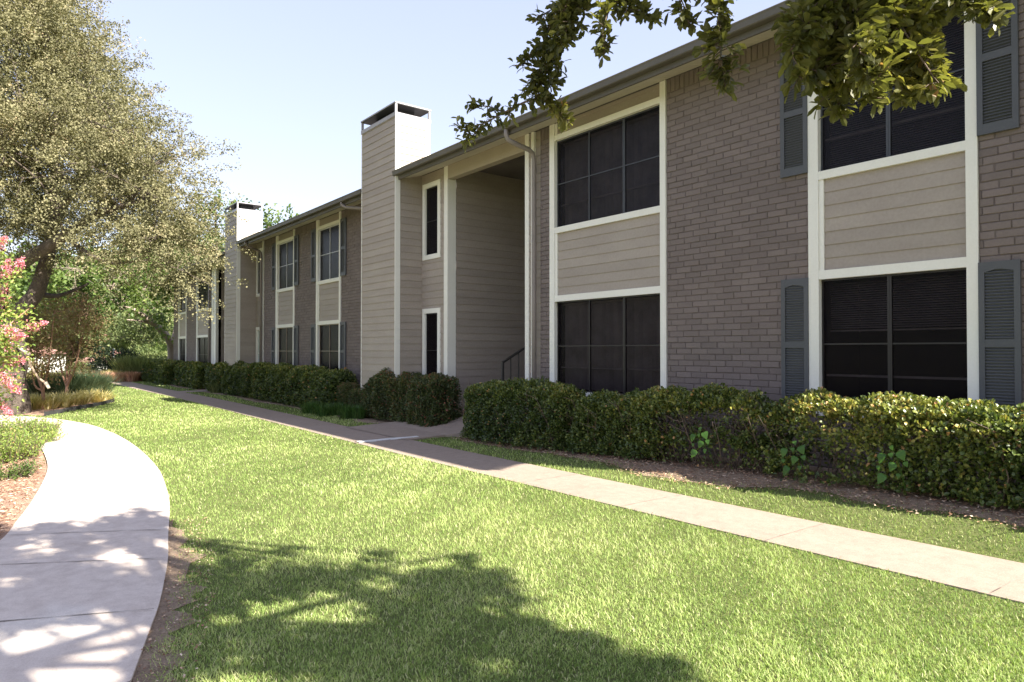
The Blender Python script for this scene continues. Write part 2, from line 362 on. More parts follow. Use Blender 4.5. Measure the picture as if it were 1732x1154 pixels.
b = Acc(); 
for x0, x1, wv in ((-27.2, -26.2, 0),):
    b.add([(x0, 5.74, .014), (x1, 5.74, .014), (x1-.2, 7.5, .03), (x0, 7.5, .03)], [(0, 1, 2, 3)])
tag(obj('side_path', b, M['conc_path']), kind='structure')

def sheet(name, poly, z, m, rise=0):
    """flat polygon sheet, fan triangulated through bmesh"""
    import bmesh
    bm = bmesh.new(); vs = [bm.verts.new((x, y, float(gz(x, y))+z)) for x, y in poly]; bm.faces.new(vs)
    bmesh.ops.triangulate(bm, faces=bm.faces[:]); bmesh.ops.recalc_face_normals(bm, faces=bm.faces[:])
    me = bpy.data.meshes.new(name); bm.to_mesh(me); bm.free(); me.materials.append(m)
    o = bpy.data.objects.new(name, me); COL.objects.link(o); return tag(o, kind='structure')
# foreground planting bed left of the walk, inner edge follows the walk
BED1 = [(p[0], p[1]-.01) for p in si[18:84]]+[(-15.5, -4), (-7, -4), (-5.2, -1.5)]
sheet('planting_bed', BED1, .006, M['mulch'])
BED2 = [(-18.9, 1.22), (-20.3, 2.0), (-21.8, 2.75), (-22.9, 3.15), (-24.6, 3.25), (-26.5, 2.9), (-27.4, 1.8), (-27.2, .3), (-25, -1.5), (-22.9, -2.2), (-22, -1.4), (-21.0, -.3), (-19.9, .55)]
sheet('tree_bed', BED2, .006, M['mulch'])
# soil bed under the hedges
hx = np.arange(3, -10.0, -.25)
HB = lambda x: 6.36+.03*np.sin(x*1.7)+.03*np.sin(x*5.1+1)+.02*np.sin(x*11)-.26*np.exp(-((x+5.0)/1.15)**2)-.10*np.exp(-((x+2.6)/.4)**2)
BED3 = [(x, float(HB(x))) for x in hx]+[(-9.9, 7.5), (3, 7.5)]
bb = Acc(); bb.add([(x, float(y), float(gz(x, y))+.005) for x in hx for y in (HB(x), (HB(x)+6.5)/2, 6.5, 7.1, 7.56)], [(i*5+k, i*5+k+1, i*5+k+6, i*5+k+5) for i in range(len(hx)-1) for k in range(4)])
tag(obj('hedge_bed', bb, M['dirt']), kind='structure')
hx2 = np.arange(-12.75, -43, -.5); HB2 = lambda x: 6.42+.08*np.sin(x*1.3)-.28*np.exp(-((x+13.2)/.5)**2)
bb = Acc(); bb.add([(x, float(y), .010) for x in hx2 for y in (HB2(x), 6.9, 7.54)], [(i*3+k, i*3+k+1, i*3+k+4, i*3+k+3) for i in range(len(hx2)-1) for k in range(2)])
tag(obj('far_hedge_bed', bb, M['dirt']), kind='structure')
# worn soil strip along the walk edge
ss = [i for i in range(len(so)) if -6.6 < so[i][0] < -2.4]
bb = Acc(); v = []
for j, i in enumerate(ss):
    x, y = so[i]; wd = .17+.06*math.sin(j*1.1)+.05*math.sin(j*2.7); wd *= min(1, max(.15, (x+6.8)/1.3))
    v += [(x, y-.02, .008), (x+.05*0, y+wd*.5, .009), (x, y+wd, .004)]
bb.add(v, [(i*3+k, i*3+k+1, i*3+k+4, i*3+k+3) for i in range(len(ss)-1) for k in range(2)]); tag(obj('worn_soil', bb, M['dirt']), kind='structure')

# ------------------------------------------------------------------ GRASS blades
def outer_y(x): 
    o = so[np.argsort(so[:, 0])]; return np.interp(x, o[:, 0], o[:, 1])
def lawn_mask(x, y, fr):
    ok = np.ones(len(x), bool)
    ok &= ~((y > PL(x)-.01+.02*fr) & (y < PR(x)+.01-.02*fr))
    ok &= ~in_poly(x, y, WALK)
    for P_ in (BED1, BED2, BRANCH): ok &= ~in_poly(x, y, P_)
    right = x > -10.05
    lim = np.where(right, HB(x)+.34*(fr-.55), HB2(x)+.2*(fr-.5)); ok &= (y < lim)
    ok &= ~((x > -12.5) & (x < -9.98) & (y > PR(x)))
    ok &= ~((x > -27.2) & (x < -26.2) & (y > PR(x)))
    oy = outer_y(x); near = (x > -6.7) & (x < -2.2) & (y > oy-.05)
    wd = (.21+.07*np.sin(x*7)+.05*np.sin(x*17))*np.clip((x+6.8)/1.3, .15, 1)
    ok &= ~(near & (y-oy < wd*(.12+.95*fr)))
    ok &= ~((x < -2.2) & (y < oy-.3) & (x > -16))
    bare = vnoise(np.stack([x, y, 0*x], 1), .45, 5)
    ok &= ~((bare > 1.05) & (fr < .6))
    return ok
def grass(n, dmin, dmax, umin=-1.0, umax=.95):
    d = np.exp(rng.uniform(math.log(dmin), math.log(dmax), n)); u = rng.uniform(umin, umax, n)
    x = d*(V0[0]+u*RT[0]); y = d*(V0[1]+u*RT[1]); fr = rng.random(n)
    ok = lawn_mask(x, y, fr); x, y, d, fr = x[ok], y[ok], d[ok], fr[ok]; k = len(x)
    P3 = np.stack([x, y, gz(x, y)], 1)
    lod = np.maximum(1, d/5.5)
    n1 = vnoise(P3, .9, 1); n2 = vnoise(P3, .16, 2); n3 = vnoise(P3, 3.0, 3)
    L = .027*(1+.28*n1+.18*n2)*rng.uniform(.55, 1.35, k)*np.clip(lod, 1, 1.5)
    edge = np.clip(1-(y-PR(x))/.08, 0, 1)*(y > PR(x))
    W = .0033*rng.uniform(.7, 1.4, k)*lod
    th = rng.uniform(0, 2*math.pi, k); lean = rng.uniform(.15, 1.15, k)
    d1 = np.stack([np.cos(th)*lean, np.sin(th)*lean, np.ones(k)], 1); d1 = nrm(d1)
    d2 = nrm(d1+np.stack([np.cos(th), np.sin(th), -.5*np.ones(k)], 1)*rng.uniform(.2, .9, k)[:, None])
    phi = th+math.pi/2+rng.normal(0, .5, k); s = np.stack([np.cos(phi), np.sin(phi), 0*phi], 1)*W[:, None]/2
    m = P3+d1*L[:, None]*.55; tip = m+d2*L[:, None]*.5
    v = np.stack([P3-s, P3+s, m+s*.8, m-s*.8, tip], 1)
    dry = rng.random(k) < (.06+.08*np.clip(n3+n1*.5, 0, 1)+.05*(x > -3)*(y > 5.7))
    val = np.clip(.46+.16*n1+.13*n3+.16*n2+.10*vnoise(P3, .07, 8)+rng.normal(0, .17, k), 0, .92); val[dry] = rng.uniform(.82, 1, dry.sum())
    a = Acc(); i = np.arange(k)[:, None]*5
    a.add(v, q=i+A([[0, 1, 2, 3]]), t=i+A([[3, 2, 4]]), a=np.repeat(val, 5)); return a
tag(obj('grass', grass(760000, 2.7, 48), M['grass']), 'mown lawn of short green blades with straw flecks', 'grass', kind='stuff')

# mulch chips and litter
def chips(poly, n, zf, Lr=(.02, .07)):
    P_ = A(poly); x = rng.uniform(P_[:, 0].min(), P_[:, 0].max(), n*4); y = rng.uniform(P_[:, 1].min(), P_[:, 1].max(), n*4)
    ok = in_poly(x, y, poly); x = x[ok][:n]; y = y[ok][:n]; k = len(x); a = Acc()
    th = rng.uniform(0, 6.28, k); d = np.stack([np.cos(th), np.sin(th), rng.uniform(-.15, .35, k)], 1)
    leaves(a, np.stack([x, y, gz(x, y)+zf+rng.uniform(0, .012, k)], 1), d, nrm(np.stack([rng.normal(0, .3, k), rng.normal(0, .3, k), np.ones(k)], 1)), rng.uniform(*Lr, k), rng.uniform(.006, .018, k), rng.random(k)); return a
M['chip'] = leafmat('mulch_chip', [(0, (.10, .05, .03)), (.4, (.25, .14, .09)), (.8, (.42, .29, .20)), (1, (.58, .46, .36))], .05, .8, .1, 1)
tag(obj('mulch_chips', chips([(-5.6, -.9)]+[(p[0], p[1]-.04) for p in si[24:80]]+[(-15.5, -2.5)], 16000, .01), M['chip']), 'shredded bark chips spread over the planting beds', 'mulch', kind='stuff')
strip = [(x, float(HB(x))-.10) for x in hx if x < 1]+[(-9.9, 6.9), (1, 6.9)]
tag(obj('leaf_litter', chips(strip, 9000, .014, (.015, .05)), M['chip']), 'dry brown leaf litter and twigs under the front hedge', 'litter', kind='stuff')
wornp = [(so[i][0], so[i][1]) for i in ss]+[(so[i][0], so[i][1]+.3) for i in ss[::-1]]
tag(obj('soil_debris', chips(wornp, 700, .012, (.006, .025)), M['chip']), 'dry straw bits lying on bare soil along the curved walk', 'litter', kind='stuff')

# ------------------------------------------------------------------ BUILDING
B = empty('apartment_building', (-12.8, 7.55, 0), 'long two storey apartment building of taupe brick and lap siding with cream trim', 'building')
YF = 7.55
def siding(a, p0, p1, z0, z1, nrm_, e=.15, zref=.06, pr=.013):
    """lap siding from p0 to p1 (xy), outward normal nrm_ (xy)"""
    p0 = A(p0, float); p1 = A(p1, float); n = A(nrm_, float)
    k0 = math.floor((z0-zref)/e); z = zref+k0*e; prev = None
    while z < z1-1e-6:
        a0 = max(z, z0); a1 = min(z+e, z1)
        f = lambda zz: .002+(pr-.002)*(1-(zz-z)/e)
        o0, o1 = f(a0), f(a1)
        v = []
        for pp in (p0, p1):
            for (zz, oo) in ((a0, 0.0), (a0, o0), (a1, o1)): v.append((*(pp+n*oo), zz))
        cr = np.cross(A([*(p1-p0), 0]), A([0, 0, 1.]))[:2] @ n
        qs = [(1, 4, 5, 2), (0, 3, 4, 1)] if cr > 0 else [(1, 2, 5, 4), (0, 1, 4, 3)]
        a.add(v, qs, a=rng.random()); z += e
    return a
def bricks(x0, x1, z0, z1, Y, soldier=True, bl=.25, bh=.0793, zref=0.02):
    a = Acc(); mo = Acc()
    mo.add([(x0, Y+.007, z0), (x1, Y+.007, z0), (x1, Y+.007, z1), (x0, Y+.007, z1)], [(0, 1, 2, 3)])
    ztop = z1-.20 if soldier else z1
    rects = []; k = math.floor((z0-zref)/bh)
    while zref+k*bh < ztop-.02:
        za = max(zref+k*bh, z0); zb = min(zref+(k+1)*bh, ztop); off = (k % 2)*bl/2+.02*math.sin(k*1.7)
        j = math.floor((x0-off)/bl)
        while off+j*bl < x1:
            xa = max(off+j*bl, x0); xb = min(off+(j+1)*bl, x1)
            if xb-xa > .02 and zb-za > .015: rects.append((xa, xb, za, zb))
            j += 1
        k += 1
    if soldier:
        j = math.floor(x0/.0793)
        while j*.0793 < x1:
            xa = max(j*.0793, x0); xb = min((j+1)*.0793, x1)
            if xb-xa > .02: rects.append((xa, xb, ztop, z1))
            j += 1
    rc = A(rects); n = len(rc); g_ = .0040; ch = .006
    jit = lambda s: rng.normal(0, s, n)
    xa = rc[:, 0]+g_+jit(.0012); xb = rc[:, 1]-g_+jit(.0012); za = rc[:, 2]+g_+jit(.0010); zb = rc[:, 3]-g_+jit(.0010)
    dy = Y+jit(.0015); back = np.full(n, Y+.012)
    tl = jit(.0012)
    def corner(x, y, z): return np.stack([x, y, z], 1)
    v = np.stack([corner(xa, back, za), corner(xb, back, za), corner(xb, back, zb), corner(xa, back, zb),
                  corner(xa, dy+.004, za), corner(xb, dy+.004, za), corner(xb, dy+.004, zb), corner(xa, dy+.004, zb),
                  corner(xa+ch, dy-.002+tl, za+ch*.8), corner(xb-ch, dy-.002-tl, za+ch*.8), corner(xb-ch, dy-.002-tl, zb-ch*.8), corner(xa+ch, dy-.002+tl, zb-ch*.8)], 1)
    i = np.arange(n)[:, None]*12; fs = []
    for l0, l1 in ((0, 4), (4, 8)):
        for e in range(4): fs.append([l0+e, l0+(e+1) % 4, l1+(e+1) % 4, l1+e])
    fs.append([8, 9, 10, 11])
    a.add(v, q=np.concatenate([i+A([f]) for f in fs]), a=np.repeat(rng.random(n), 12))
    return a, mo
def brick_part(x0, x1, z0, z1, soldier=True, Y=7.575):
    a, mo = bricks(x0, x1, z0, z1, Y, soldier); o = obj('brick_wall', a, M['brick'], B); obj('mortar', mo, M['mortar'], o); return o
shutter_mesh = None
def shutter(xl, z0):
    """louvred shutter .335 x 1.51 with a shallow arch in the top rail"""
    global shutter_mesh
    if shutter_mesh is None:
        a = Acc(); W, H, T = .335, 1.51, .032; st = .05
        a.box(0, st, 0, T, 0, H); a.box(W-st, W, 0, T, 0, H)
        a.box(st, W-st, .001, T, 0, .10); a.box(st, W-st, .001, T, .70, .775)
        n = 10; vv = []
        for k in range(n+1):
            t = k/n; x = st+t*(W-2*st); ht = H-.095+.022*math.sin(math.pi*t)**1.5
            vv += [(x, .001, ht), (x, .001, H), (x, T, ht), (x, T, H)]
        qs = []
        for k in range(n):
            o_ = k*4; qs += [(o_, o_+4, o_+5, o_+1), (o_+2, o_, o_+4, o_+6), (o_+1, o_+5, o_+7, o_+3)]
        a.add(vv, qs)
        for za, zb in ((.105, .70), (.78, 1.44)):
            z = za+.008
            while z < zb-.01:
                a.add([(st, .007, z), (W-st, .007, z), (W-st, .024, z+.013), (st, .024, z+.013), (st, .007, z+.005), (W-st, .007, z+.005), (W-st, .024, z+.018), (st, .024, z+.018)],
                      [(0, 1, 2, 3), (4, 7, 6, 5), (0, 4, 5, 1)]); z += .0295
        a.box(.01, W-.01, T-.004, T-.001, .01, H-.01)
        shutter_mesh = a.mesh('shutter'); shutter_mesh.materials.append(M['shutter'])
    o = bpy.data.objects.new('shutter', shutter_mesh); COL.objects.link(o); o.parent = B
    o.location = A([xl, 7.536, z0])-A(B.location[:]); return o
def window(x0, x1, z0, z1, vs, hmid=True, mm='mullion', kind='vertical', thick=(), Yg=7.63, blind=True, pane='screen', label=None):
    fr = Acc(); f = .02
    for b_ in ((x0, x1, z0, z0+f), (x0, x1, z1-f, z1)): fr.box(b_[0], b_[1], Yg-.014, Yg+.02, b_[2], b_[3])
    fr.box(x0, x0+f, Yg-.013, Yg+.02, z0+f, z1-f); fr.box(x1-f, x1, Yg-.013, Yg+.02, z0+f, z1-f)
    zm = (z0+z1)/2
    for i, x in enumerate(vs):
        w_ = .022 if i in thick else .010
        fr.box(x-w_, x+w_, Yg-.016, Yg+.02, z0+f, z1-f)
        if i in thick: fr.box(x-.003, x+.003, Yg-.019, Yg-.0162, z0+f, z1-f)
    if hmid:
        cuts = [x0+f]+[c for i, x in enumerate(vs) for c in (x-(.022 if i in thick else .010), x+(.022 if i in thick else .010))]+[x1-f]
        for j in range(0, len(cuts), 2): fr.box(cuts[j], cuts[j+1], Yg-.012, Yg+.015, zm-.008, zm+.008)
    o = obj('window', fr, M[mm], B)
    if label: o['label'] = label
    pn = Acc().add([(x0+f, Yg, z0+f), (x1-f, Yg, z0+f), (x1-f, Yg, z1-f), (x0+f, Yg, z1-f)], [(0, 1, 2, 3)]); obj('pane', pn, M['screen_up' if pane == 'screen' and z0 > 2.8 else pane], o)
    if pane != 'screen': return o
    rm = Acc(); yb = Yg+.9
    rm.add([(x0, Yg+.03, z0), (x1, Yg+.03, z0), (x1, Yg+.03, z1), (x0, Yg+.03, z1), (x0, yb, z0), (x1, yb, z0), (x1, yb, z1), (x0, yb, z1)],
           [(4, 5, 6, 7), (0, 1, 5, 4), (3, 7, 6, 2), (0, 4, 7, 3), (1, 2, 6, 5)]); obj('window_recess', rm, M['room'], o)
    if blind:
        bl_ = Acc(); Yb = Yg+.14
        if kind == 'vertical':
            x = x0+.05
            pass
            while x < x1-.06:
                if True:
                    t = .03+.012*math.sin(x*31)
                    bl_.add([(x, Yb-.02, z0+.03), (x+.072, Yb+t, z0+.03), (x+.072, Yb+t, z1-.03), (x, Yb-.02, z1-.03)], [(0, 1, 2, 3)])
                x += .085
            bl_.box(x0+.02, x1-.02, Yb-.03, Yb+.03, z1-.06, z1-.021)
        elif kind == 'horizontal':
            z = z1-.06; zb = z0+.05 if z0 > 2 else z0+(z1-z0)*.62
            while z > zb:
                bl_.add([(x0+.03, Yb-.012, z), (x1-.03, Yb-.012, z), (x1-.03, Yb+.012, z+.016), (x0+.03, Yb+.012, z+.016)], [(0, 1, 2, 3)]); z -= .025
            bl_.box(x0+.03, x1-.03, Yb-.015, Yb+.015, z-.01, z+.008)
        bl_.box(x0+.02, x1-.02, Yg+.05, Yg+.08, z0+(z1-z0)*.26-.012, z0+(z1-z0)*.26+.012)
        obj('blind', bl_, M['blind'], o)
    return o
def bay(x0, x1, dz, vs, thick, mmU, mmL, kind='vertical', wl=.12, wr=.10, blind=True, sill_label=False):
    """x0,x1 glass edges; stack of lower window, siding panel, upper window, all framed by cream boards"""
    z = lambda k: k+dz; T = Acc(); y0, y1 = YF, YF+.13
    bz, tz = z(.78), z(5.295)
    T.box(x0-wl, x0, y0, y1, bz, tz); T.box(x1, x1+wr, y0, y1, bz, tz)
    for za, zb, dy in ((.76, .835, -.012), (2.31, 2.41, 0.004), (3.45, 3.545, 0.004), (5.0, 5.09, 0.004)):
        T.box(x0+.0005, x1-.0005, y0+dy, y1-.01, z(za), z(zb))
    T.box(x0+.0005, x0+.055, y0+.018, y1-.02, z(2.411), z(3.449)); T.box(x0+.0005, x0+.055, y0+.018, y1-.02, z(5.091), tz)
    obj('trim', T, M['trim'], B)
    S = Acc(); siding(S, (x0+.055, YF+.045), (x1, YF+.045), z(2.41), z(3.45), (0, -1), zref=z(2.41)-.01); obj('siding_panel', S, M['siding'], B)
    S = Acc(); siding(S, (x0+.055, YF+.045), (x1, YF+.045), z(5.09), tz, (0, -1), zref=z(5.09)); obj('siding_panel', S, M['siding'], B)
    window(x0, x1, z(.835), z(2.31), vs, True, mmL, kind, thick, blind=blind)
    window(x0, x1, z(3.545), z(5.0), vs, True, mmU, kind, thick, blind=blind)
    brick_part(x0-wl, x1+wr, -.05, bz, False)
# near block
X_END = -.30
bay(-8.52, -6.28, 0, (-7.76, -7.02), (1,), 'mull_blue', 'mullion', 'vertical')
bay(-3.98, -2.50, 0, (-3.24,), (0,), 'mull_blue', 'mullion', 'horizontal')
brick_part(-8.91, -8.64, -.05, 5.30); brick_part(-6.18, -4.10, -.05, 5.30); brick_part(-2.40, X_END, -.05, 5.30)
for x in (-4.437, -2.398):
    for z0 in (.83, 3.56): shutter(x, z0)
# middle block, nine centimetres lower
dB = -.09
bay(-21.95, -20.53, dB, (-21.26,), (), 'mull_white', 'mull_tan', None, blind=False); bay(-18.61, -17.16, dB, (-17.91,), (), 'mull_white', 'mull_tan', None, blind=False)
brick_part(-23.28, -22.07, -.1, 5.30+dB); brick_part(-20.43, -18.73, -.1, 5.30+dB); brick_part(-17.06, -14.50, -.1, 5.30+dB)
for x in (-22.41, -20.425, -19.07, -17.055):
    for z0 in (.83, 3.56): shutter(x, z0+dB)
# far block
dC = -.25
bay(-35.57, -34.22, dC, (-34.9,), (), 'mullion', 'mullion', None, blind=False); bay(-32.13, -30.20, dC, (-31.15,), (), 'mullion', 'mullion', None, blind=False)
brick_part(-36.80, -35.69, -.1, 5.30+dC); brick_part(-34.12, -32.25, -.1, 5.30+dC); brick_part(-30.10, -29.74, -.1, 5.30+dC)
# siding walls beside chimneys, breezeways
def narrow_win(x0, x1, z0, z1, pane='screen', mm='mullion'):
    T = Acc(); y0 = YF-.008; w_ = .10
    T.box(x0, x0+w_, y0, YF+.08, z0, z1); T.box(x1-w_, x1, y0, YF+.08, z0, z1); T.box(x0+w_+.0005, x1-w_-.0005, y0+.004, YF+.08, z1-w_, z1); T.box(x0+w_+.0005, x1-w_-.0005, y0+.004, YF+.08, z0, z0+w_)
    o = window(x0+w_, x1-w_, z0+w_, z1-w_, (), True, mm, None, (), Yg=7.60, blind=False, pane=pane)
    obj('frame', T, M['trim'], o)
def front_siding(x0, x1, z0, z1, holes):
    S = Acc(); Y = YF+.022
    zs = sorted({z0, z1, *[h[2] for h in holes], *[h[3] for h in holes]})
    for a_, b_ in zip(zs[:-1], zs[1:]):
        hs = [h for h in holes if h[2] <= a_+1e-6 and h[3] >= b_-1e-6]
        if hs: siding(S, (x0, Y), (hs[0][0], Y), a_, b_, (0, -1)); siding(S, (hs[0][1], Y), (x1, Y), a_, b_, (0, -1))
        else: siding(S, (x0, Y), (x1, Y), a_, b_, (0, -1))
    return obj('siding_wall', S, M['siding'], B)
def breezeway(xl, xr, dz, flo, post_l=True):
    S = Acc(); siding(S, (xl, 14), (xl, YF+.2), flo+.30, 5.33+dz, (1, 0)); siding(S, (xr, YF+.1), (xr, 14), flo, 5.33+dz, (-1, 0)); siding(S, (xl, 14), (xr, 14), flo, 5.33+dz, (0, -1))
    obj('breezeway_wall', S, M['siding'], B)
    c = Acc(); c.box(xl-.03, xl+.02, YF+.21, 13.9, -.1, flo+.30); obj('foundation_curb', c, M['curb'], B)
    C_ = Acc(); z = 5.325+dz; y = YF+.16
    while y < 14:
        C_.add([(xl, y, z), (xr, y, z), (xr, y+.092, z), (xl, y+.092, z), (xl, y+.092, z+.008), (xr, y+.092, z+.008), (xl, y+.1, z+.008), (xr, y+.1, z+.008)], [(0, 3, 2, 1), (3, 4, 5, 2), (4, 6, 7, 5)]); y += .1
    obj('breezeway_ceiling', C_, M['soffit'], B)
    b_ = Acc().box(xl+.001, xr-.001, YF-.002, YF+.15, 5.015+dz, 5.30+dz); obj('beam', b_, M['beam'], B)
front_siding(-12.87, -11.94, 0, 5.30, [(-12.79, -12.10, .62, 2.385), (-12.79, -12.10, 3.45, 5.07)])
narrow_win(-12.80, -12.09, 3.44, 5.075); narrow_win(-12.80, -12.09, .61, 2.39)
for xa_, xb_, yb_ in ((-11.94, -11.80, .20), (-9.29, -9.185, .12), (-9.12, -9.045, .08)): obj('post_trim', Acc().box(xa_, xb_, YF-.004, YF+yb_, 0, 5.296), M['trim'], B)
for xa_, xb_, yb_ in ((-9.19, -9.12, .022), (-9.05, -8.91, .05)): obj('siding_strip', siding(Acc(), (xa_, YF+yb_), (xb_, YF+yb_), 0, 5.3, (0, -1)), M['siding'], B)
breezeway(-11.80, -9.29, 0, .30)
front_siding(-24.09, -23.40, 0, 5.30+dB, [(-24.01, -23.42, .62+dB, 2.385+dB), (-24.01, -23.42, 3.45+dB, 5.07+dB)])
narrow_win(-24.03, -23.41, 3.44+dB, 5.075+dB); narrow_win(-24.03, -23.41, .61+dB, 2.39+dB, pane='paneclear', mm='trim')
T = Acc().box(-23.40, -23.28, YF-.004, YF+.08, 0, 5.29+dB); obj('corner_trim', T, M['trim'], B)
breezeway(-29.10, -26.5, dC, .2)
for xa_, xb_ in ((-29.74, -29.52), (-29.44, -29.10)): obj('post_trim', Acc().box(xa_, xb_, YF-.004, YF+.1, 0, 5.29+dC), M['trim'], B)
for xa_, xb_ in ((-29.52, -29.44), (-26.5, -25.4)): obj('siding_strip', siding(Acc(), (xa_, YF+.03), (xb_, YF+.03), 0, 5.3+dC, (0, -1)), M['siding'], B)
# chimneys
def chimney(xa, xb, top, dz, Yf=6.93, Yb=7.75):
    S = Acc(); siding(S, (xa, Yf), (xb, Yf), 0, top, (0, -1), zref=0); siding(S, (xb, Yf), (xb, Yb), 0, top, (1, 0), zref=0)
    siding(S, (xa, Yb), (xa, Yf), 0, top, (-1, 0), zref=0); siding(S, (xb, Yb), (xa, Yb), 5.2, top, (0, 1), zref=0)
    o = obj('chimney', S, M['siding'], B)
    T = Acc(); w_ = .10; p = .018
    T.box(xb-.003, xb+p, Yf-p, Yf+w_, 0, top); T.box(xb+.0, xb+p, Yb-w_, Yb+p, 4.9, top)
    T.box(xa-p, xa+.003, Yf-p, Yf+w_, 0, top); T.box(xa-p-.035, xa-p-.001, Yf+.01, Yf+.10, 0, top-.3)
    T.box(xb-.001, xb+p*.8, Yf+w_+.001, Yb-w_-.001, top-.10, top-.001)
    obj('corner_board', T, M['trim'], o)
    K = Acc(); K.box(xa-.03, xb+.028, Yf-.028, Yb+.028, top+.001, top+.085); obj('flashing_band', K, M['capband'], o)
    K = Acc(); zt = top+.265
    for X in (xa-.025, xb-.022):
        for Yy in (Yf-.022, Yb-.022): obj('cap_post', Acc().box(X, X+.045, Yy, Yy+.045, top+.086, zt), M['capband'], o)
    K = Acc(); K.box(xa-.027, xb+.025, Yf-.025, Yb+.025, zt+.001, zt+.012); K.box(xa+.3, xb-.3, Yf+.2, Yb-.2, top+.086, zt); obj('chimney_cap', K, M['cap'], o)
    K = Acc(); K.box(xa-.035, xb+.033, Yf-.033, Yb+.033, zt+.013, zt+.04); obj('cap_edge', K, M['capband'], o)
chimney(-14.46, -12.87, 6.47, 0); chimney(-25.50, -24.09, 6.27, dC)
# roof, gutter, soffit, downspouts
def roof(xa, xb, dz, ga, gb, open_l=False):
    ye = 6.98; zt = 5.31+dz
    r = Acc(); yr = 12.6; zr = zt+(yr-ye)*.30; yb_ = 18.2
    v = []
    for x in (xa, xb): v += [(x, ye-.06, zt+.012), (x, yr, zr), (x, yb_, zt+.012), (x, ye-.06, zt-.02), (x, yb_, zt-.02)]
    r.add(v, [(0, 5, 6, 1), (1, 6, 7, 2), (3, 0, 5, 8), (3, 8, 9, 4)], [(0, 1, 2), (5, 7, 6)]); o = obj('roof', r, M['roof'], B)
    prof = [(0.10, .10), (.002, .10), (-.012, .085), (-.002, .06), (.004, .0), (.018, -.012), (.10, -.012)]
    gt = Acc(); y0 = 6.875; z0 = 5.205+dz; vv = []
    for x in (ga, gb): vv += [(x, y0+py, z0+pz) for py, pz in prof]
    n = len(prof); gt.add(vv, [(i, i+1, n+i+1, n+i) for i in range(n-1)]+[(0, n-1, n+n-1, n)][:0], [])
    for s_ in (0, n): gt.add([vv[s_+i] for i in range(n)], t=[(0, i, i+1) for i in range(1, n-1)])
    obj('gutter', gt, M['fascia'], o)
    fb = Acc().box(xa, xb, ye+.0, ye+.03, 5.12+dz, zt-.03); obj('fascia_board', fb, M['fascia'], o)
    sf = Acc(); y = ye+.03; z = 5.30+dz
    x = xa
    zf = 5.145+dz
    # boarded soffit: grooves run across, one board every 10 cm; it slopes up from the fascia to the wall
    while x < xb-.01:
        x1 = min(x+.092, xb); x2 = min(x+.1, xb)
        sf.add([(x, y, zf), (x1, y, zf), (x1, YF+.03, z), (x, YF+.03, z), (x1, y, zf+.006), (x1, YF+.03, z+.006), (x2, y, zf+.006), (x2, YF+.03, z+.006)], [(0, 3, 2, 1), (1, 2, 5, 4), (4, 5, 7, 6)]); x += .1
    obj('soffit', sf, M['soffit'], B); return o
rA = roof(-12.86, .15, 0, -12.92, .15); rB = roof(-24.08, -14.47, dB, -24.02, -14.47); rC = roof(-37.0, -25.51, dC, -37.0, -25.51)
def downspout(pts, parent):
    a = Acc().tube(pts, .042, 8); return obj('downspout', a, M['spout'], parent, smooth=True)
downspout([(-9.02, 6.93, 5.21), (-9.03, 6.93, 5.12), (-9.03, 6.96, 5.04), (-8.99, 7.05, 4.99), (-8.98, 7.38, 4.93), (-8.975, 7.46, 4.88), (-8.975, 7.49, 4.78), (-8.975, 7.49, 2.5), (-8.975, 7.49, .1)], rA)
downspout([(-23.2, 6.93, 5.12), (-23.2, 6.94, 5.03), (-23.2, 7.0, 4.95), (-23.3, 7.4, 4.85), (-23.33, 7.47, 4.80), (-23.34, 7.49, 4.7), (-23.34, 7.49, .1)], rB)
downspout([(-15.6, 6.93, 5.12), (-15.6, 6.94, 5.04), (-15.5, 7.0, 4.97), (-14.8, 7.3, 4.86), (-14.62, 7.49, 4.80), (-14.6, 7.49, .1)], rB)
downspout([(-29.9, 7.49, 5.0), (-29.9, 7.49, .1)], rC)
# gable ends and rear walls close the volume
S = Acc(); S.add([(X_END, 7.58, -.1), (X_END, 17.6, -.1), (X_END, 17.6, 5.3), (X_END, 7.58, 5.3)], [(0, 1, 2, 3)]); obj('end_wall', S, M['mortar'], B)
S = Acc(); S.add([(-36.8, 17.6, -.1), (-36.8, 7.58, -.1), (-36.8, 7.58, 5.05), (-36.8, 17.6, 5.05)], [(0, 1, 2, 3)]); S.add([(-36.8, 17.6, -.1), (X_END, 17.6, -.1), (X_END, 17.6, 5.3), (-36.8, 17.6, 5.3)], [(0, 3, 2, 1)]); obj('rear_wall', S, M['mortar'], B)
# stair and railing in the near breezeway
st = Acc()
for i in range(12): st.box(-10.55, -9.32, 8.35+i*.27, 8.35+i*.27+.30, .30+i*.175, .30+(i+1)*.175-.001*(i % 2))
obj('stair', st, M['curb'], B)
ra = Acc(); X = -10.60
ra.obox((X, 8.05, .28), (X, 8.05, 1.29), .045, .045, up=(0, 1, 0)); ra.obox((X, 8.06, 1.27), (X, 8.06+2.6, 1.27+2.6*.52), .045, .04); ra.obox((X, 8.2, .50), (X, 8.06+2.6, .42+2.6*.54), .03, .03)
for k in range(12): y = 8.25+k*.2; ra.obox((X, y, .4+(y-8.06)*.52), (X, y, 1.25+(y-8.06)*.52), .016, .016, up=(0, 1, 0))
obj('stair_railing', ra, M['rail'], B)

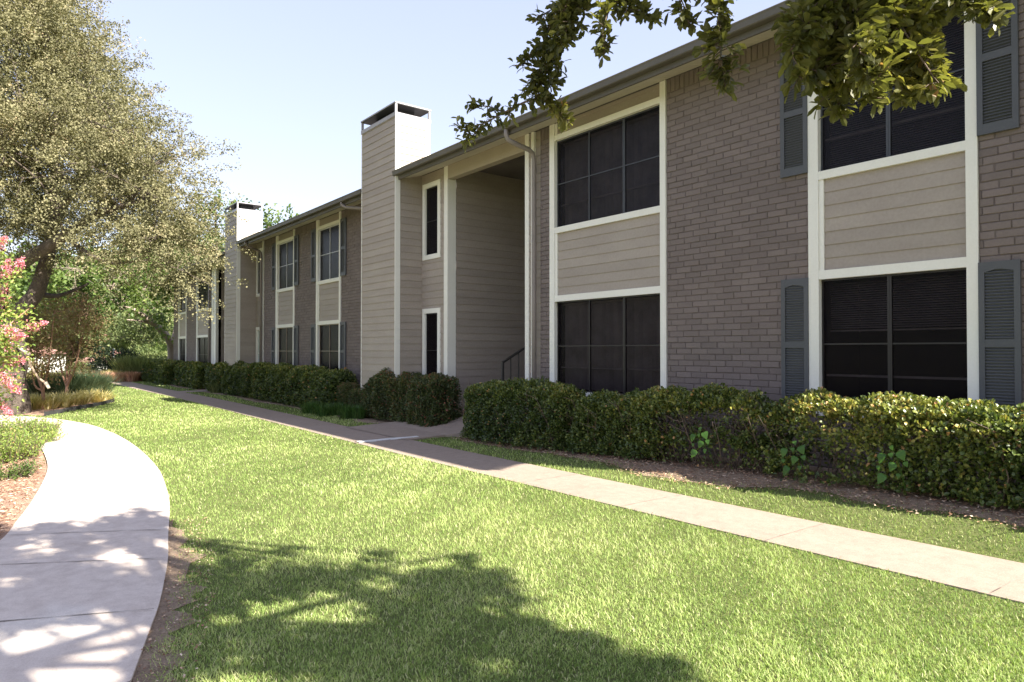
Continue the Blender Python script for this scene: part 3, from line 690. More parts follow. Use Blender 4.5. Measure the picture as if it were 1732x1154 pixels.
# ------------------------------------------------------------------ HEDGES AND SHRUBS
def hedge(name, label, cat, x0, x1, y0, y1, zt, n, m, L=.036, W=.022, thin=None, bulge=.13, zb=.04, group=None, seed=0, rnd=.33, hue=0, twigs=60):
    root = empty(name, ((x0+x1)/2, (y0+y1)/2, 0), label, cat, group)
    def surf_pts(k, inset):
        """points of a rounded box shell with lumpy offset"""
        cx, cy = (x0+x1)/2, (y0+y1)/2; hx_, hy_ = (x1-x0)/2, (y1-y0)/2
        f = rng.random(k); p = np.zeros((k, 3)); nn = np.zeros((k, 3))
        areas = A([2*hx_*zt, 2*hx_*2*hy_, 2*hy_*zt, 2*hy_*zt, 2*hx_*zt*.35]); c = np.cumsum(areas/areas.sum())
        a_, b_ = rng.uniform(-1, 1, k), rng.random(k)
        s = f < c[0]; p[s] = np.stack([cx+a_[s]*hx_, np.full(s.sum(), y0), zb+b_[s]*(zt-zb)], 1); nn[s] = (0, -1, 0)
        s = (f >= c[0]) & (f < c[1]); p[s] = np.stack([cx+a_[s]*hx_, y0+b_[s]*2*hy_, np.full(s.sum(), zt)], 1); nn[s] = (0, 0, 1)
        s = (f >= c[1]) & (f < c[2]); p[s] = np.stack([np.full(s.sum(), x0), cy+a_[s]*hy_, zb+b_[s]*(zt-zb)], 1); nn[s] = (-1, 0, 0)
        s = (f >= c[2]) & (f < c[3]); p[s] = np.stack([np.full(s.sum(), x1), cy+a_[s]*hy_, zb+b_[s]*(zt-zb)], 1); nn[s] = (1, 0, 0)
        s = f >= c[3]; p[s] = np.stack([cx+a_[s]*hx_, np.full(s.sum(), y1), zb+b_[s]*(zt-zb)], 1); nn[s] = (0, 1, 0)
        # round the corners: pull toward an inner core box
        core = np.stack([np.clip(p[:, 0], x0+rnd, x1-rnd), np.clip(p[:, 1], y0+min(rnd, hy_*.9), y1-min(rnd, hy_*.9)), np.clip(p[:, 2], 0, zt-rnd)], 1)
        d = p-core; dl = np.linalg.norm(d, axis=1, keepdims=True); dn = np.where(dl > 1e-4, d/np.maximum(dl, 1e-4), nn)
        q = core+dn*np.minimum(dl, rnd); lump = bulge*(.55*vnoise(q, .7, seed+2)+.6*vnoise(q, .30, seed)+.45*vnoise(q, .10, seed+1))
        q = q+dn*(lump-inset*rng.random(k)**1.3)[:, None]
        q[:, 2] = np.maximum(q[:, 2], zb*.6); return q, dn
    P_, D_ = surf_pts(n, .20)
    if thin is not None:
        keep = rng.random(n) < thin(P_); P_, D_ = P_[keep], D_[keep]
    k = len(P_); P_ = P_+A([0, 0, 1])*gz(P_[:, 0], P_[:, 1])[:, None]
    d = nrm(D_*.8+rdir(k)*.9+A([0, 0, .35])); nn = nrm(D_*.7+A([0, 0, .8])+rdir(k)*.7)
    cl = vnoise(P_, .16, seed+9); br_ = vnoise(P_, .7, seed+4)
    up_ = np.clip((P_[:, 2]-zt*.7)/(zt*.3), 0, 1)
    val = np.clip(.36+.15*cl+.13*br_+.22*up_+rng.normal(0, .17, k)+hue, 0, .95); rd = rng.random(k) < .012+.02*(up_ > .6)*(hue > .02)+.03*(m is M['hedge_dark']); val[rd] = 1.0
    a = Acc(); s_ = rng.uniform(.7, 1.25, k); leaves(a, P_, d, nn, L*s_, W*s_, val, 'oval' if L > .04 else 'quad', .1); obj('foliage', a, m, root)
    tw = Acc()
    for _ in range(int(twigs)):
        x = rng.uniform(x0+.1, x1-.1); y = rng.uniform(y0+.15, y1-.1); h = rng.uniform(.5, .95)*zt
        p0 = A([x, y, gz(x, y)-.02]); p2 = p0+A([rng.uniform(-.3, .3), rng.uniform(-.28, .15), h]); p1 = (p0+p2)/2+A([rng.uniform(-.08, .08), rng.uniform(-.08, .08), 0])
        tw.tube([p0, p1, p2], [.009, .006, .003], 4, cap=False)
        for _ in range(3):
            b0 = p1+(p2-p1)*rng.random(); b1 = b0+A([rng.uniform(-.22, .22), rng.uniform(-.25, .1), rng.uniform(.05, .22)]); tw.tube([b0, (b0+b1)/2+rdir(1)[0]*.02, b1], [.004, .003, .002], 4, cap=False)
    if twigs: obj('twigs', tw, M['twig'], root)
    return root
def front_thin(P_):
    x, z = P_[:, 0], P_[:, 2]
    bare = np.exp(-((x+4.0)/1.35)**2)*(z < .70)+.8*np.exp(-((x+5.0)/.5)**2)*(z < .6)
    n1 = vnoise(P_, .22, 77)
    top_gap = ((x > -4.35) & (x < -3.95) & (z > .55)) | ((x > -7.3) & (x < -7.0) & (z > .76))
    r = 1-.93*np.clip(1.3*bare, 0, 1)*(n1 > -.45)
    return np.where(top_gap, .25, r)
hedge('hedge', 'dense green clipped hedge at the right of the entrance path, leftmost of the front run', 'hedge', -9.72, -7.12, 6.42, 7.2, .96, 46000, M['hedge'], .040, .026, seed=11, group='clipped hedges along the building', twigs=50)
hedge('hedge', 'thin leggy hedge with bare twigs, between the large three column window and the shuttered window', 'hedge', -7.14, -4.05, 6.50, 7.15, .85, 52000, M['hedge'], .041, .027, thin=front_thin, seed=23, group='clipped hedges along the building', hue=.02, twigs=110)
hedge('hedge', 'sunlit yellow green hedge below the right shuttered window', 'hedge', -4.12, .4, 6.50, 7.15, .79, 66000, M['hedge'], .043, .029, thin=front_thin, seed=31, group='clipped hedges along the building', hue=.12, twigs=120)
hedge('shrub', 'large dark bush with reddish leaves beside the entrance path, in front of the narrow window', 'shrub', -14.05, -10.95, 6.72, 7.45, .98, 66000, M['hedge_dark'], .040, .026, seed=41, bulge=.14, rnd=.44, hue=.02, twigs=40)
hedge('hedge', 'low trimmed box hedge at the foot of the near chimney', 'hedge', -14.9, -13.75, 6.75, 7.2, .62, 20000, M['hedge_dark'], .026, .018, seed=43, bulge=.05, rnd=.15, twigs=0)
hedge('hedge', 'low trimmed box shrub beside the right end of the long far hedge', 'hedge', -15.5, -14.95, 6.72, 7.25, .72, 12000, M['hedge_dark'], .026, .018, seed=44, bulge=.05, rnd=.18, twigs=0)
hedge('hedge', 'long dense green hedge under the four shuttered windows of the middle block', 'hedge', -24.6, -15.5, 6.62, 7.4, 1.0, 78000, M['hedge'], .055, .036, seed=51, bulge=.13, group='clipped hedges along the building', twigs=0)
hedge('hedge', 'clipped hedge in front of the far chimney, next beyond the long hedge', 'hedge', -27.0, -24.7, 6.65, 7.4, .98, 16000, M['hedge'], .065, .045, seed=52, group='clipped hedges along the building', twigs=0)
hedge('hedge', 'dark clipped hedge before the far breezeway, second from the building corner', 'hedge', -32.2, -27.9, 6.6, 7.4, .95, 22000, M['hedge'], .075, .05, seed=53, group='clipped hedges along the building', twigs=0)
hedge('hedge', 'rounded hedge at the far corner of the building, end of the row', 'hedge', -38.5, -32.4, 6.3, 7.4, .92, 22000, M['hedge'], .085, .055, seed=54, group='clipped hedges along the building', twigs=0)

def vine(p, label):
    root = empty('vine_plant', p-A([0, 0, .4]), label, 'vine', 'heart leaved vines growing out of the front hedge')
    st_ = Acc().tube([p+A([0, .25, -.45]), p+A([.02, .1, -.2]), p+A([0, .02, .02])], [.005, .004, .003], 5); obj('stem', st_, M['vine'], root)
    a = Acc()
    for dx, dz, s, ang in ((-.09, .02, .125, 2.9), (.05, .06, .12, .9), (.0, -.05, .11, -1.4), (-.07, -.16, .13, -2.6), (-.01, .11, .06, 1.6), (.09, -.02, .07, .2), (-.12, -.08, .06, 2.2), (.04, -.13, .065, -.6), (-.03, .04, .06, 2.)):
        c = p+A([dx, -.04+rng.uniform(-.02, .02), dz]); u = A([math.cos(ang-.9)*.5, -.3, -.8]); u = nrm(u); nn = nrm(A([rng.uniform(-.3, .3), -.9, .45])); sd = nrm(np.cross(u, nn)); nn = np.cross(sd, u)
        prof = [(0, .0), (-.10, .22), (.0, .42), (.2, .5), (.45, .42), (.75, .2), (1.0, 0)]
        v = [c+u*s*t+sd*s*w_*.95+nn*s*.45*w_ for t, w_ in prof]+[c+u*s*t-sd*s*w_*.95+nn*s*.45*w_ for t, w_ in prof]
        a.add((A(v)-c)*.74+c, [(i, i+1, 7+i+1, 7+i) for i in range(6)], a=rng.uniform(.2, .8))
    obj('leaves', a, M['vine'], root)
def onY(px, py, Y):
    Y += .12
    d1 = at(px, py, 1.0)-A([0, 0, EYE]); return A([0, 0, EYE])+d1*(Y/d1[1])
vine(onY(1190, 740, 6.28), 'bright green heart leaved vine, leftmost of the three poking from the hedge')
vine(onY(1349, 765, 6.27), 'bright green heart leaved vine, middle one of the three poking from the hedge')
vine(onY(1515, 775, 6.25), 'bright green heart leaved vine, rightmost, under the right shuttered window')

def tuft(name, label, cat, x, y, r, h, n, m, W=.012, group=None, lean=.6, z=None, clumps=1, spread=0):
    base = A([x, y, float(gz(x, y))]); a = Acc()
    root_xy = rng.normal(0, 1, (clumps, 2))*spread
    which = rng.integers(0, clumps, n); th = rng.uniform(0, 6.28, n); rr = r*np.sqrt(rng.random(n))
    P0 = base+np.stack([root_xy[which, 0]+np.cos(th)*rr*.35, root_xy[which, 1]+np.sin(th)*rr*.35, 0*th], 1)
    L = h*rng.uniform(.6, 1.15, n); ln = lean*rng.uniform(.1, 1, n); dd = nrm(np.stack([np.cos(th)*ln, np.sin(th)*ln, np.ones(n)], 1))
    d2 = nrm(dd+np.stack([np.cos(th), np.sin(th), -.35*np.ones(n)], 1)*rng.uniform(.2, 1.0, n)[:, None]*lean)
    s = np.stack([-np.sin(th), np.cos(th), 0*th], 1)*W/2*rng.uniform(.6, 1.3, n)[:, None]
    m1 = P0+dd*L[:, None]*.6; tp = m1+d2*L[:, None]*.5
    v = np.stack([P0-s, P0+s, m1+s, m1-s, tp], 1); i = np.arange(n)[:, None]*5
    a.add(v, q=i+A([[0, 1, 2, 3]]), t=i+A([[3, 2, 4]]), a=np.repeat(np.clip(rng.normal(.5, .25, n), 0, 1), 5))
    return tag(obj(name, a, m, loc=base), label, cat, group)
# strap leaved clumps near the small box hedges
for j, (x, y, h, t) in enumerate([(-14.0, 6.55, .30, 'nearest the dark entrance bush'), (-14.9, 6.5, .30, 'in the middle of the row below the box hedge'), (-15.9, 6.5, .27, 'at the right end of the long hedge')]):
    tuft('strap_leaf_plant', 'bright green grassy clump '+t, 'plant', x, y, .5, h, 900, M['lawnplant'], .012, 'grassy clumps by the box hedges', clumps=5, spread=.16)
tuft('strap_leaf_plant', 'dull tan green grassy clump at the edge of the far hedge by the side path', 'plant', -25.6, 6.45, .5, .35, 700, M['oliveleaf'], .03, clumps=4, spread=.25)
# blue green ornamental grass behind the small trees
for j, (px, py, dp, t, mm_, hh) in enumerate([(45, 672, 20.5, 'dark mound beside the big trunk, leftmost of the row', 'darkleaf', .85), (78, 668, 20.5, 'dark mound between the two small red trunks', 'bluegrass', .85), (108, 664, 20.8, 'blue green mound behind the right red trunk', 'bluegrass', .95), (140, 662, 21, 'tall blue green fountain at the right end of the row', 'bluegrass', 1.0)]):
    p = at(px, 593+EYE*F_PX/dp, dp)
    tuft('ornamental_grass', t, 'ornamental grass', p[0], p[1], .9, hh*.85, 4200, M[mm_], .013, 'ornamental grasses in the tree bed', lean=.75, clumps=6, spread=.35)
for j, (px, dp, t) in enumerate([(22, 17.2, 'at the foot of the big trunk'), (48, 17.4, 'left of the left red trunk'), (72, 17.6, 'around the base of the left red trunk'), (98, 18.2, 'below the right red trunk'), (122, 18.8, 'right of the right red trunk'), (146, 19.6, 'at the right tip of the bed')]):
    p = at(px, 593+EYE*F_PX/dp, dp)
    tuft('daylily', 'yellowing daylily clump '+t, 'plant', p[0], p[1], .5, .42, 900, M['strawgrass'], .016, 'yellowing daylilies edging the tree bed', lean=1.2, clumps=5, spread=.22)
# edging strip
e = Acc(); ep = [(-18.85, 1.20), (-20.3, 1.98), (-21.8, 2.73), (-22.9, 3.13), (-24.0, 3.25)]
for p, q_ in zip(ep[:-1], ep[1:]): e.obox((*p, .05), (*q_, .05), .02, .10)
tag(obj('bed_edging', e, M['edging']), 'dark grey edging strip between the lawn and the tree bed', 'edging')

# ------------------------------------------------------------------ TREES
def ell(px, py, dp, r, dpt, h): return (at(px, py, dp), r, dpt, h)
def crown_clusters(ells, dens, seed, hole=.55, nscale=1.1, shell=.45):
    """cluster centres and outward directions inside a union of ellipsoids given in right/depth/up radii"""
    cs = []; ds = []
    for c, rr, rd, rh in ells:
        vol = rr*rd*rh; k = int(dens*max(vol, 1.25*vol**.67)); u = rdir(k); rad = (rng.random(k)*(1-shell**3)+shell**3)**(1/3)
        off = u*rad[:, None]*A([rr, rd, rh]); p = c+off[:, :1]*RT+off[:, 1:2]*V0+off[:, 2:]*UP
        d = u[:, :1]*RT+u[:, 1:2]*V0+u[:, 2:]*UP; cs.append(p); ds.append(d)
    cs = np.concatenate(cs); ds = np.concatenate(ds)
    keep = vnoise(cs, nscale, seed) > -hole; return cs[keep], ds[keep]
def tree(name, label, cat, base, limbs, ells, dens, per, L, W, leafm, barkm, seed, spray=.9, fat=.26, hole=.55, nscale=1.1, shell=.45, group=None, droop=0., nb=40, hue=0., shape='quad', twr=.012, flat=.0, clump=None, sg=.16, cg=.13):
    root = empty(name, base, label, cat, group)
    tk = Acc(); node = []
    for pts, rads in limbs:
        sp = smooth_pts(pts, 4); rr = np.interp(np.linspace(0, 1, len(sp)), np.linspace(0, 1, len(rads)), rads)
        tk.tube(sp, rr, 10, rough=.10); node += [(p, r_) for p, r_ in zip(sp, rr)][len(sp)//3:]
    cs, ds = crown_clusters(ells, dens, seed, hole, nscale, shell)
    NP = A([p for p, _ in node]); NR = A([r_ for _, r_ in node])
    if len(cs):
        pick = rng.choice(len(cs), min(nb, len(cs)), replace=False); bp = [(p, r_) for p, r_ in node]
        mid = []
        for i in pick:
            j = np.argmin(np.linalg.norm(NP-cs[i], axis=1)+rng.random(len(NP))*.6); p0 = NP[j]; p2 = cs[i]; r0 = min(NR[j]*.6, .02+.012*np.linalg.norm(p2-p0))
            p1 = (p0+p2)/2+rdir(1)[0]*.12*np.linalg.norm(p2-p0)+UP*.08*np.linalg.norm(p2-p0)
            sp = smooth_pts([p0, p1, p2], 4); tk.tube(sp, np.linspace(r0, twr*.6, len(sp)), 6, cap=False); mid += list(sp[2:])
        MD = A(mid)
        for i in rng.choice(len(cs), min(len(cs), nb*8), replace=False):
            j = np.argmin(np.linalg.norm(MD-cs[i], axis=1)); p0 = MD[j]; p2 = cs[i]
            if np.linalg.norm(p2-p0) < 2.2: tk.tube([p0, (p0+p2)/2+rdir(1)[0]*.08, p2+ds[i]*.5*spray], [twr, twr*.7, twr*.3], 4, cap=False)
    obj('trunk', tk, barkm, root, smooth=True)
    k = len(cs); n = k*per; ci = np.repeat(np.arange(k), per)
    ax = nrm(ds+rdir(k)*.55-UP*droop); ln = spray*rng.uniform(.6, 1.3, k); tight = np.where((np.arange(k) % 3 == 0) & bool(clump), .38, 1.0); ln = ln*np.where(tight < 1, 1.35, 1.0)
    t = rng.random(n); o_ = rng.normal(0, 1, (n, 3))*fat*(.35+.65*np.sin(np.pi*np.clip(t*.85+.1, 0, 1)))[:, None]*(ln*tight)[ci][:, None]; o_[:, 2] *= (1-flat)
    P_ = cs[ci]+ax[ci]*(t*ln[ci])[:, None]+o_-UP*(droop*.25*(t**2))[:, None]
    d = nrm(ax[ci]*.5+rdir(n)); nn = nrm(rdir(n)+UP*.8)
    cv = rng.normal(0, cg, k)[ci]; val = np.clip(.5+cv+.10*vnoise(P_, 1.4, seed+3)+rng.normal(0, sg, n)+hue, 0, 1)
    if clump:
        kp = (vnoise(P_, clump[0], seed+31)+.6*vnoise(P_, clump[0]*2.6, seed+32)) > clump[1]; P_, d, nn, val = P_[kp], d[kp], nn[kp], val[kp]; n = len(P_)
    s_ = rng.uniform(.7, 1.3, n); a = Acc(); leaves(a, P_, d, nn, L*s_, W*s_, val, shape, .12); obj('crown', a, leafm, root); return root
# big small-leaved tree at left
D0 = 16.2
L1 = [at(2, 704, D0), at(4, 660, D0), at(12, 620, D0), at(22, 560, D0), at(42, 520, D0), at(60, 497, 16.3), at(74, 458, 16.4), at(85, 410, 16.5), at(94, 340, 16.6), at(92, 240, 16.8), at(100, 130, 17)]
L2 = [at(8, 600, D0), at(-6, 540, D0), at(2, 480, D0), at(20, 458, D0), at(50, 436, 15.8), at(90, 412, 15.5), at(130, 385, 15.2), at(165, 362, 15), at(220, 345, 14.8), at(290, 330, 14.6)]
L3 = [at(-6, 560, D0), at(-50, 470, 16.6), at(-80, 380, 17.2), at(-70, 260, 17.6), at(-40, 120, 18)]
L4 = [at(85, 400, 16.5), at(120, 330, 16), at(170, 260, 15.8), at(230, 200, 15.6)]
L5 = [at(110, 400, 15.3), at(150, 430, 15.0), at(190, 445, 14.8), at(250, 440, 14.5)]
L6 = [at(62, 497, 16.3), at(100, 500, 17), at(150, 480, 17.6)]
limbs = [(L1, [.62, .50, .40, .28, .20, .17, .16, .15, .12, .08, .04]), (L2, [.30, .2, .17, .16, .15, .13, .10, .08, .05, .03]), (L3, [.25, .2, .15, .1, .05]), (L4, [.1, .07, .05, .02]), (L5, [.06, .05, .03, .02]), (L6, [.08, .05, .03])]
E1 = [ell(-90, -40, 17, 2.6, 3.2, 2.5), ell(35, 120, 16.6, 2.1, 2.8, 2.0), ell(100, 90, 16.4, .7, 1.2, .9), ell(-60, 150, 17, 3.0, 3.4, 3.4), ell(40, 290, 16, 2.5, 2.8, 1.5), ell(170, 190, 15.8, .95, 1.5, .75), ell(60, 20, 16.6, .7, 1.4, .8),
      ell(150, 290, 15.6, 1.9, 2.0, 1.1), ell(225, 290, 15.2, 1.1, 1.5, .85), ell(268, 330, 15.0, .75, 1.1, .75), ell(230, 390, 15, 1.4, 1.4, .6), ell(272, 415, 14.8, .62, 1.0, .55), ell(295, 475, 14.7, .34, .5, .40), ell(315, 385, 14.9, .28, .6, .45), ell(40, 395, 16.6, 1.1, 1.6, .5), ell(300, 262, 15, .32, .6, .25),
      ell(215, 250, 15.6, 1.1, 1.3, .7), ell(262, 300, 15.2, .65, 1.0, .6), ell(280, 370, 15, .55, .9, .65), ell(245, 360, 15, .95, 1.2, .7)]
tree('elm_tree', 'big tree with thick grey trunk and fine olive tan leaves beside the curved walk', 'tree', L1[0], limbs, E1, 66, 150, .047, .034, M['elm'], M['bark'], 101, spray=.9, fat=.13, hole=.32, nscale=.8, clump=(.26, -.42), sg=.09, cg=.15, shell=.35, nb=110, droop=.15)
# bright broad-leaved tree behind
Tb = at(290, 593+EYE*F_PX/38, 38.)
T1 = [Tb, at(291, 600, 38), at(286, 575, 37.5), at(262, 549, 36.5), at(228, 525, 35.5), at(180, 505, 34.5)]; T2 = [at(262, 549, 36.5), at(240, 543, 36), at(214, 541, 35)]; T3 = [at(290, 590, 38), at(300, 540, 38.5), at(294, 490, 39), at(270, 460, 39)]; T4 = [at(228, 525, 35.5), at(170, 480, 34), at(110, 450, 33)]
E2 = [ell(115, 462, 30, 2.4, 2.2, 1.0), ell(180, 482, 31, 1.9, 2.0, 1.0), ell(75, 488, 30, 1.3, 1.5, .6), ell(240, 485, 33, 1.6, 1.8, 1.0), ell(285, 520, 36, .7, 1.2, 1.2), ell(165, 520, 31, .8, 1, .45), ell(170, 455, 31, 2.6, 2.2, .8), ell(275, 430, 36, 2.2, 2, 1.5)]
tree('broadleaf_tree', 'tree with pale curving limbs and bright green leaves behind the far building corner', 'tree', Tb, [(T1, [.30, .24, .20, .16, .10, .05]), (T2, [.09, .06, .03]), (T3, [.16, .12, .08, .04]), (T4, [.07, .05, .03])], E2, 15, 60, .17, .13, M['maple'], M['palebark'], 111, spray=.8, fat=.32, hole=.5, nscale=1.3, shell=.3, nb=40, droop=.3, clump=(.5, -.1), sg=.12)
def simple_tree(name, label, px, dp, base_y, ells, dens, per, L, W, lm, seed, group=None, bark='bark', rad=.16, **kw):
    b0 = at(px, 600, dp); b0[2] = float(gz(b0[0], b0[1])); c = ells[0][0]; p1 = b0+(c-b0)*.5+RT*.2; lim = [([b0, p1, c, c+UP*ells[0][3]*.6], [rad, rad*.75, rad*.5, rad*.15])]
    for e_ in ells[1:]: lim.append(([p1+(c-p1)*.3, (p1+e_[0])/2+UP*.2, e_[0]], [rad*.5, rad*.35, rad*.12]))
    return tree(name, label, 'tree', b0, lim, ells, dens, per, L, W, M[lm], M[bark], seed, group=group, **kw)
G2 = 'background trees beyond the lawn'
simple_tree('olive_tree', 'grey green airy tree with a dark trunk beyond the lawn, centre of the background', 222, 52, 0, [ell(218, 545, 52, 3.0, 3, 2.0), ell(180, 575, 52, 1.6, 2, 1.1), ell(255, 570, 52, 1.6, 2, 1.2), ell(222, 580, 51, 2.2, 2, .7)], 6, 40, .26, .13, 'oliveleaf', 121, G2, spray=1.0, fat=.3, nb=20, hole=.6, shell=.2)
FT = [(150, 115, 545, 8.5, 5.5, 'mid green tree above the red brown roof'), (20, 112, 555, 9, 6, 'leafy green tree far behind the big trunk'), (90, 118, 525, 11, 9, 'tall green tree behind the small red trees'), (285, 62, 555, 3.6, 4.0, 'dense green tree beside the building corner'), (215, 120, 520, 11, 10, 'tall hazy green tree behind the grey green tree'), (-60, 112, 520, 11, 10, 'tall green tree at the left edge of the background'), (310, 108, 500, 10, 10, 'tall tree showing low behind the building corner')]
for j, (px, dp, py, rr, rh, t) in enumerate(FT):
    simple_tree('background_tree', t, px, dp, 0, [ell(px, py, dp, rr, rr*.7, rh), ell(px-rr*9, py+30, dp-2, rr*.6, rr*.5, rh*.5), ell(px+rr*8, py+34, dp-2, rr*.6, rr*.5, rh*.5)], (.55 if dp > 100 else 1.5), 60, (.62 if dp > 100 else .4), (.42 if dp > 100 else .3), ('farleaf', 'farleaf', 'maple', 'maple', 'farleaf', 'farleaf', 'farleaf')[j], 130+j, G2, spray=1.6, fat=.36, nb=16, hole=.9, shell=.2, nscale=2.5, rad=.25)
simple_tree('background_tree', 'tree top showing over the roof of the middle block beside the far chimney', 470, 46, 0, [ell(455, 400, 46, 2.2, 2, 1.6), ell(490, 378, 46, 1.4, 1.5, .8)], 7, 40, .22, .14, 'maple', 151, None, spray=.9, fat=.3, nb=20, hole=.5)
simple_tree('background_tree', 'green tree behind the far chimney, left of its cap', 365, 44, 0, [ell(365, 395, 44, 1.6, 2, 2.2), ell(345, 450, 44, 1.4, 1.5, 1.6)], 7, 40, .22, .15, 'maple', 152, None, spray=.9, fat=.3, nb=20, hole=.6)
def bush(name, label, px, py, dp, r, h, n, L, lm, seed, group=None, red=0):
    c = at(px, py, dp); c[2] = float(gz(c[0], c[1])); root = empty(name, c, label, 'shrub', group)
    u = rdir(n); u[:, 2] = np.abs(u[:, 2]); rad = rng.uniform(.55, 1, n)[:, None]; P_ = c+u*rad*A([r, r, h])*(1+.18*vnoise(u*3, 1, seed))[:, None]
    a = Acc(); leaves(a, P_, nrm(u+rdir(n)), nrm(u+UP+rdir(n)*.6), L*rng.uniform(.7, 1.3, n), L*.6, np.clip(.5+.2*vnoise(P_, .4, seed)+rng.normal(0, .18, n), 0, 1)); obj('foliage', a, M[lm], root)
    tw = Acc()
    for _ in range(8): q_ = c+nrm(rng.normal(size=3)+UP*1.5)*A([r, r, h])*.8; q_[2] = abs(q_[2]-c[2])+c[2]; tw.tube([c, (c+q_)/2, q_], [.02, .012, .005], 4, cap=False)
    obj('twigs', tw, M['twig'], root); return root
bush('shrub', 'dark conical shrub in front of the red brown roof', 174, 640, 36, .75, 1.75, 3200, .11, 'darkleaf', 161)
bush('shrub', 'dark rounded shrub right of the grey pole', 214, 640, 36.5, .95, 1.7, 4200, .11, 'darkleaf', 162)
bush('shrub', 'yellow green sunlit shrub right of the dark rounded shrub', 247, 640, 44, 1.3, 1.9, 3600, .14, 'farleaf', 163)
bush('shrub', 'pale flowering green bush near the building corner', 275, 640, 48, 1.2, 1.9, 3200, .15, 'maple', 164)
bush('shrub', 'small yellow green shrub at the left end of the red brown roof', 135, 640, 46, .8, .75, 1800, .12, 'farleaf', 165)
tuft('pampas_grass', 'pale tall feathery grass left of the far rounded hedge', 'ornamental grass', *at(245, 640, 34.5)[:2], 1.2, 1.15, 3500, M['oliveleaf'], .03, clumps=7, spread=.55, lean=.5)
for px, dp, t in ((203, 33, 'left of the pair in front of the dark rounded shrub'), (222, 33, 'right of the pair in front of the dark rounded shrub'), (150, 35, 'below the small yellow shrub at the lawn edge')):
    tuft('red_grass', 'reddish ornamental grass mound '+t, 'ornamental grass', *at(px, 640, dp)[:2],   .7, .46, 1500, M['redgrass'], .025, 'reddish grasses at the end of the lawn', clumps=4, spread=.32)
for px, dp, t in ((40, 32, 'left of the left red trunk'), (88, 32, 'between the two red trunks'), (185, 34, 'at the foot of the grey pole')):
    tuft('tan_grass', 'low tan and green grassy mound at the far lawn edge '+t, 'ornamental grass', *at(px, 640, dp)[:2], .8, .5, 1500, M['strawgrass'], .03, 'tan grassy mounds at the far lawn edge', clumps=6, spread=.7)
hedge('hedge', 'low yellow green clipped hedge in the distance left of the building corner', 'hedge', -48.5, -44, 9.0, 10.2, 1.3, 6000, M['farleaf'], .12, .09, seed=55, twigs=0)
# crape myrtles
def myrtle(base, top_px, dp, label, seed, lm='bronze', spread=1.0):
    root = None; lims = []
    for k, (tx, ty) in enumerate(top_px):
        e_ = at(tx, ty, dp+rng.uniform(-.3, .3)); m_ = base+(e_-base)*.45+RT*rng.uniform(-.08, .08); lims.append(([base, base+UP*.45, m_, e_], [.045, .035, .022, .010]))
    ells = [ell(tx, ty+10, dp, .40*spread, .45, .42) for tx, ty in top_px]
    return tree('crape_myrtle', label, 'tree', base, lims, ells, 170, 40, .06, .036, M[lm], M['redbark'], seed, spray=.35, fat=.3, hole=.8, shell=.2, nb=14, twr=.006, nscale=.5)
bA = A([-21.0, 1.30, 0.]); bC = A([-23.2, 2.0, 0.])
myrtle(bA, [(62, 560), (50, 600), (92, 525), (75, 590), (40, 520)], 17.2, 'small crape myrtle with bronze leaves and a red trunk, nearer the big trunk', 171, spread=.85)
myrtle(bC, [(115, 520), (140, 545), (95, 560), (125, 590), (148, 525)], 19.2, 'small bronze green crape myrtle with a red trunk, right of its twin', 172, spread=.9)
# pink flowering branches at the left edge
pb = at(-150, 593+EYE*F_PX/9.3, 9.3); pr = empty('pink_crape_myrtle', pb, 'crape myrtle with bright pink blossoms leaning in at the left edge over the trunk', 'tree')
tk = Acc(); lf = Acc(); fl = Acc()
tips = [(8, 455), (28, 452), (4, 500), (20, 525), (8, 590), (14, 560), (30, 570), (52, 520), (60, 552), (10, 640), (24, 612), (38, 602), (6, 690), (22, 655), (-20, 480), (-30, 560), (-30, 640), (2, 412), (-25, 430)]
fork = at(-70, 640, 9.3)
tk.tube(smooth_pts([pb, pb+UP*.5, fork], 4), np.linspace(.06, .04, 9), 7)
for j, (tx, ty) in enumerate(tips):
    e_ = at(tx, ty, 9.3+rng.uniform(-.35, .35)); m_ = (fork+e_)/2+UP*.15+rdir(1)[0]*.06; sp = smooth_pts([fork, m_, e_], 6); tk.tube(sp, np.linspace(.02, .005, len(sp)), 5, cap=False)
    n = 210; t = rng.uniform(.35, 1.02, n); ix = np.clip((t*(len(sp)-1)).astype(int), 0, len(sp)-1); P_ = sp[ix]+rng.normal(0, .075, (n, 3)); d = nrm(rdir(n)+RT*.4)
    leaves(lf, P_, d, nrm(rdir(n)+UP), .055*rng.uniform(.7, 1.2, n), .03, np.clip(rng.normal(.5, .25, n), 0, 1), 'oval')
    if j % 4 != 3:
        n = 360; ax_ = nrm(e_-sp[-4]+UP*.1*rng.normal()); tt = rng.uniform(-.6, 1, n); sz = rng.uniform(.045, .075); u = rng.normal(0, .55, (n, 3))*(1.15-np.clip(tt, 0, 1))[:, None]; P_ = e_+u*sz+ax_*(tt*sz*2.3)[:, None]; P_ = P_[vnoise(P_, .05, j) > -.5]; n = len(P_); u = u[:n]; leaves(fl, P_, nrm(u+rdir(n)*.5), rdir(n), .021, .021, np.clip(rng.normal(.5, .28, n), 0, 1), 'quad', .3)
obj('trunk', tk, M['redbark'], pr); obj('leaves', lf, M['myrtle'], pr); obj('blossoms', fl, M['pink'], pr)
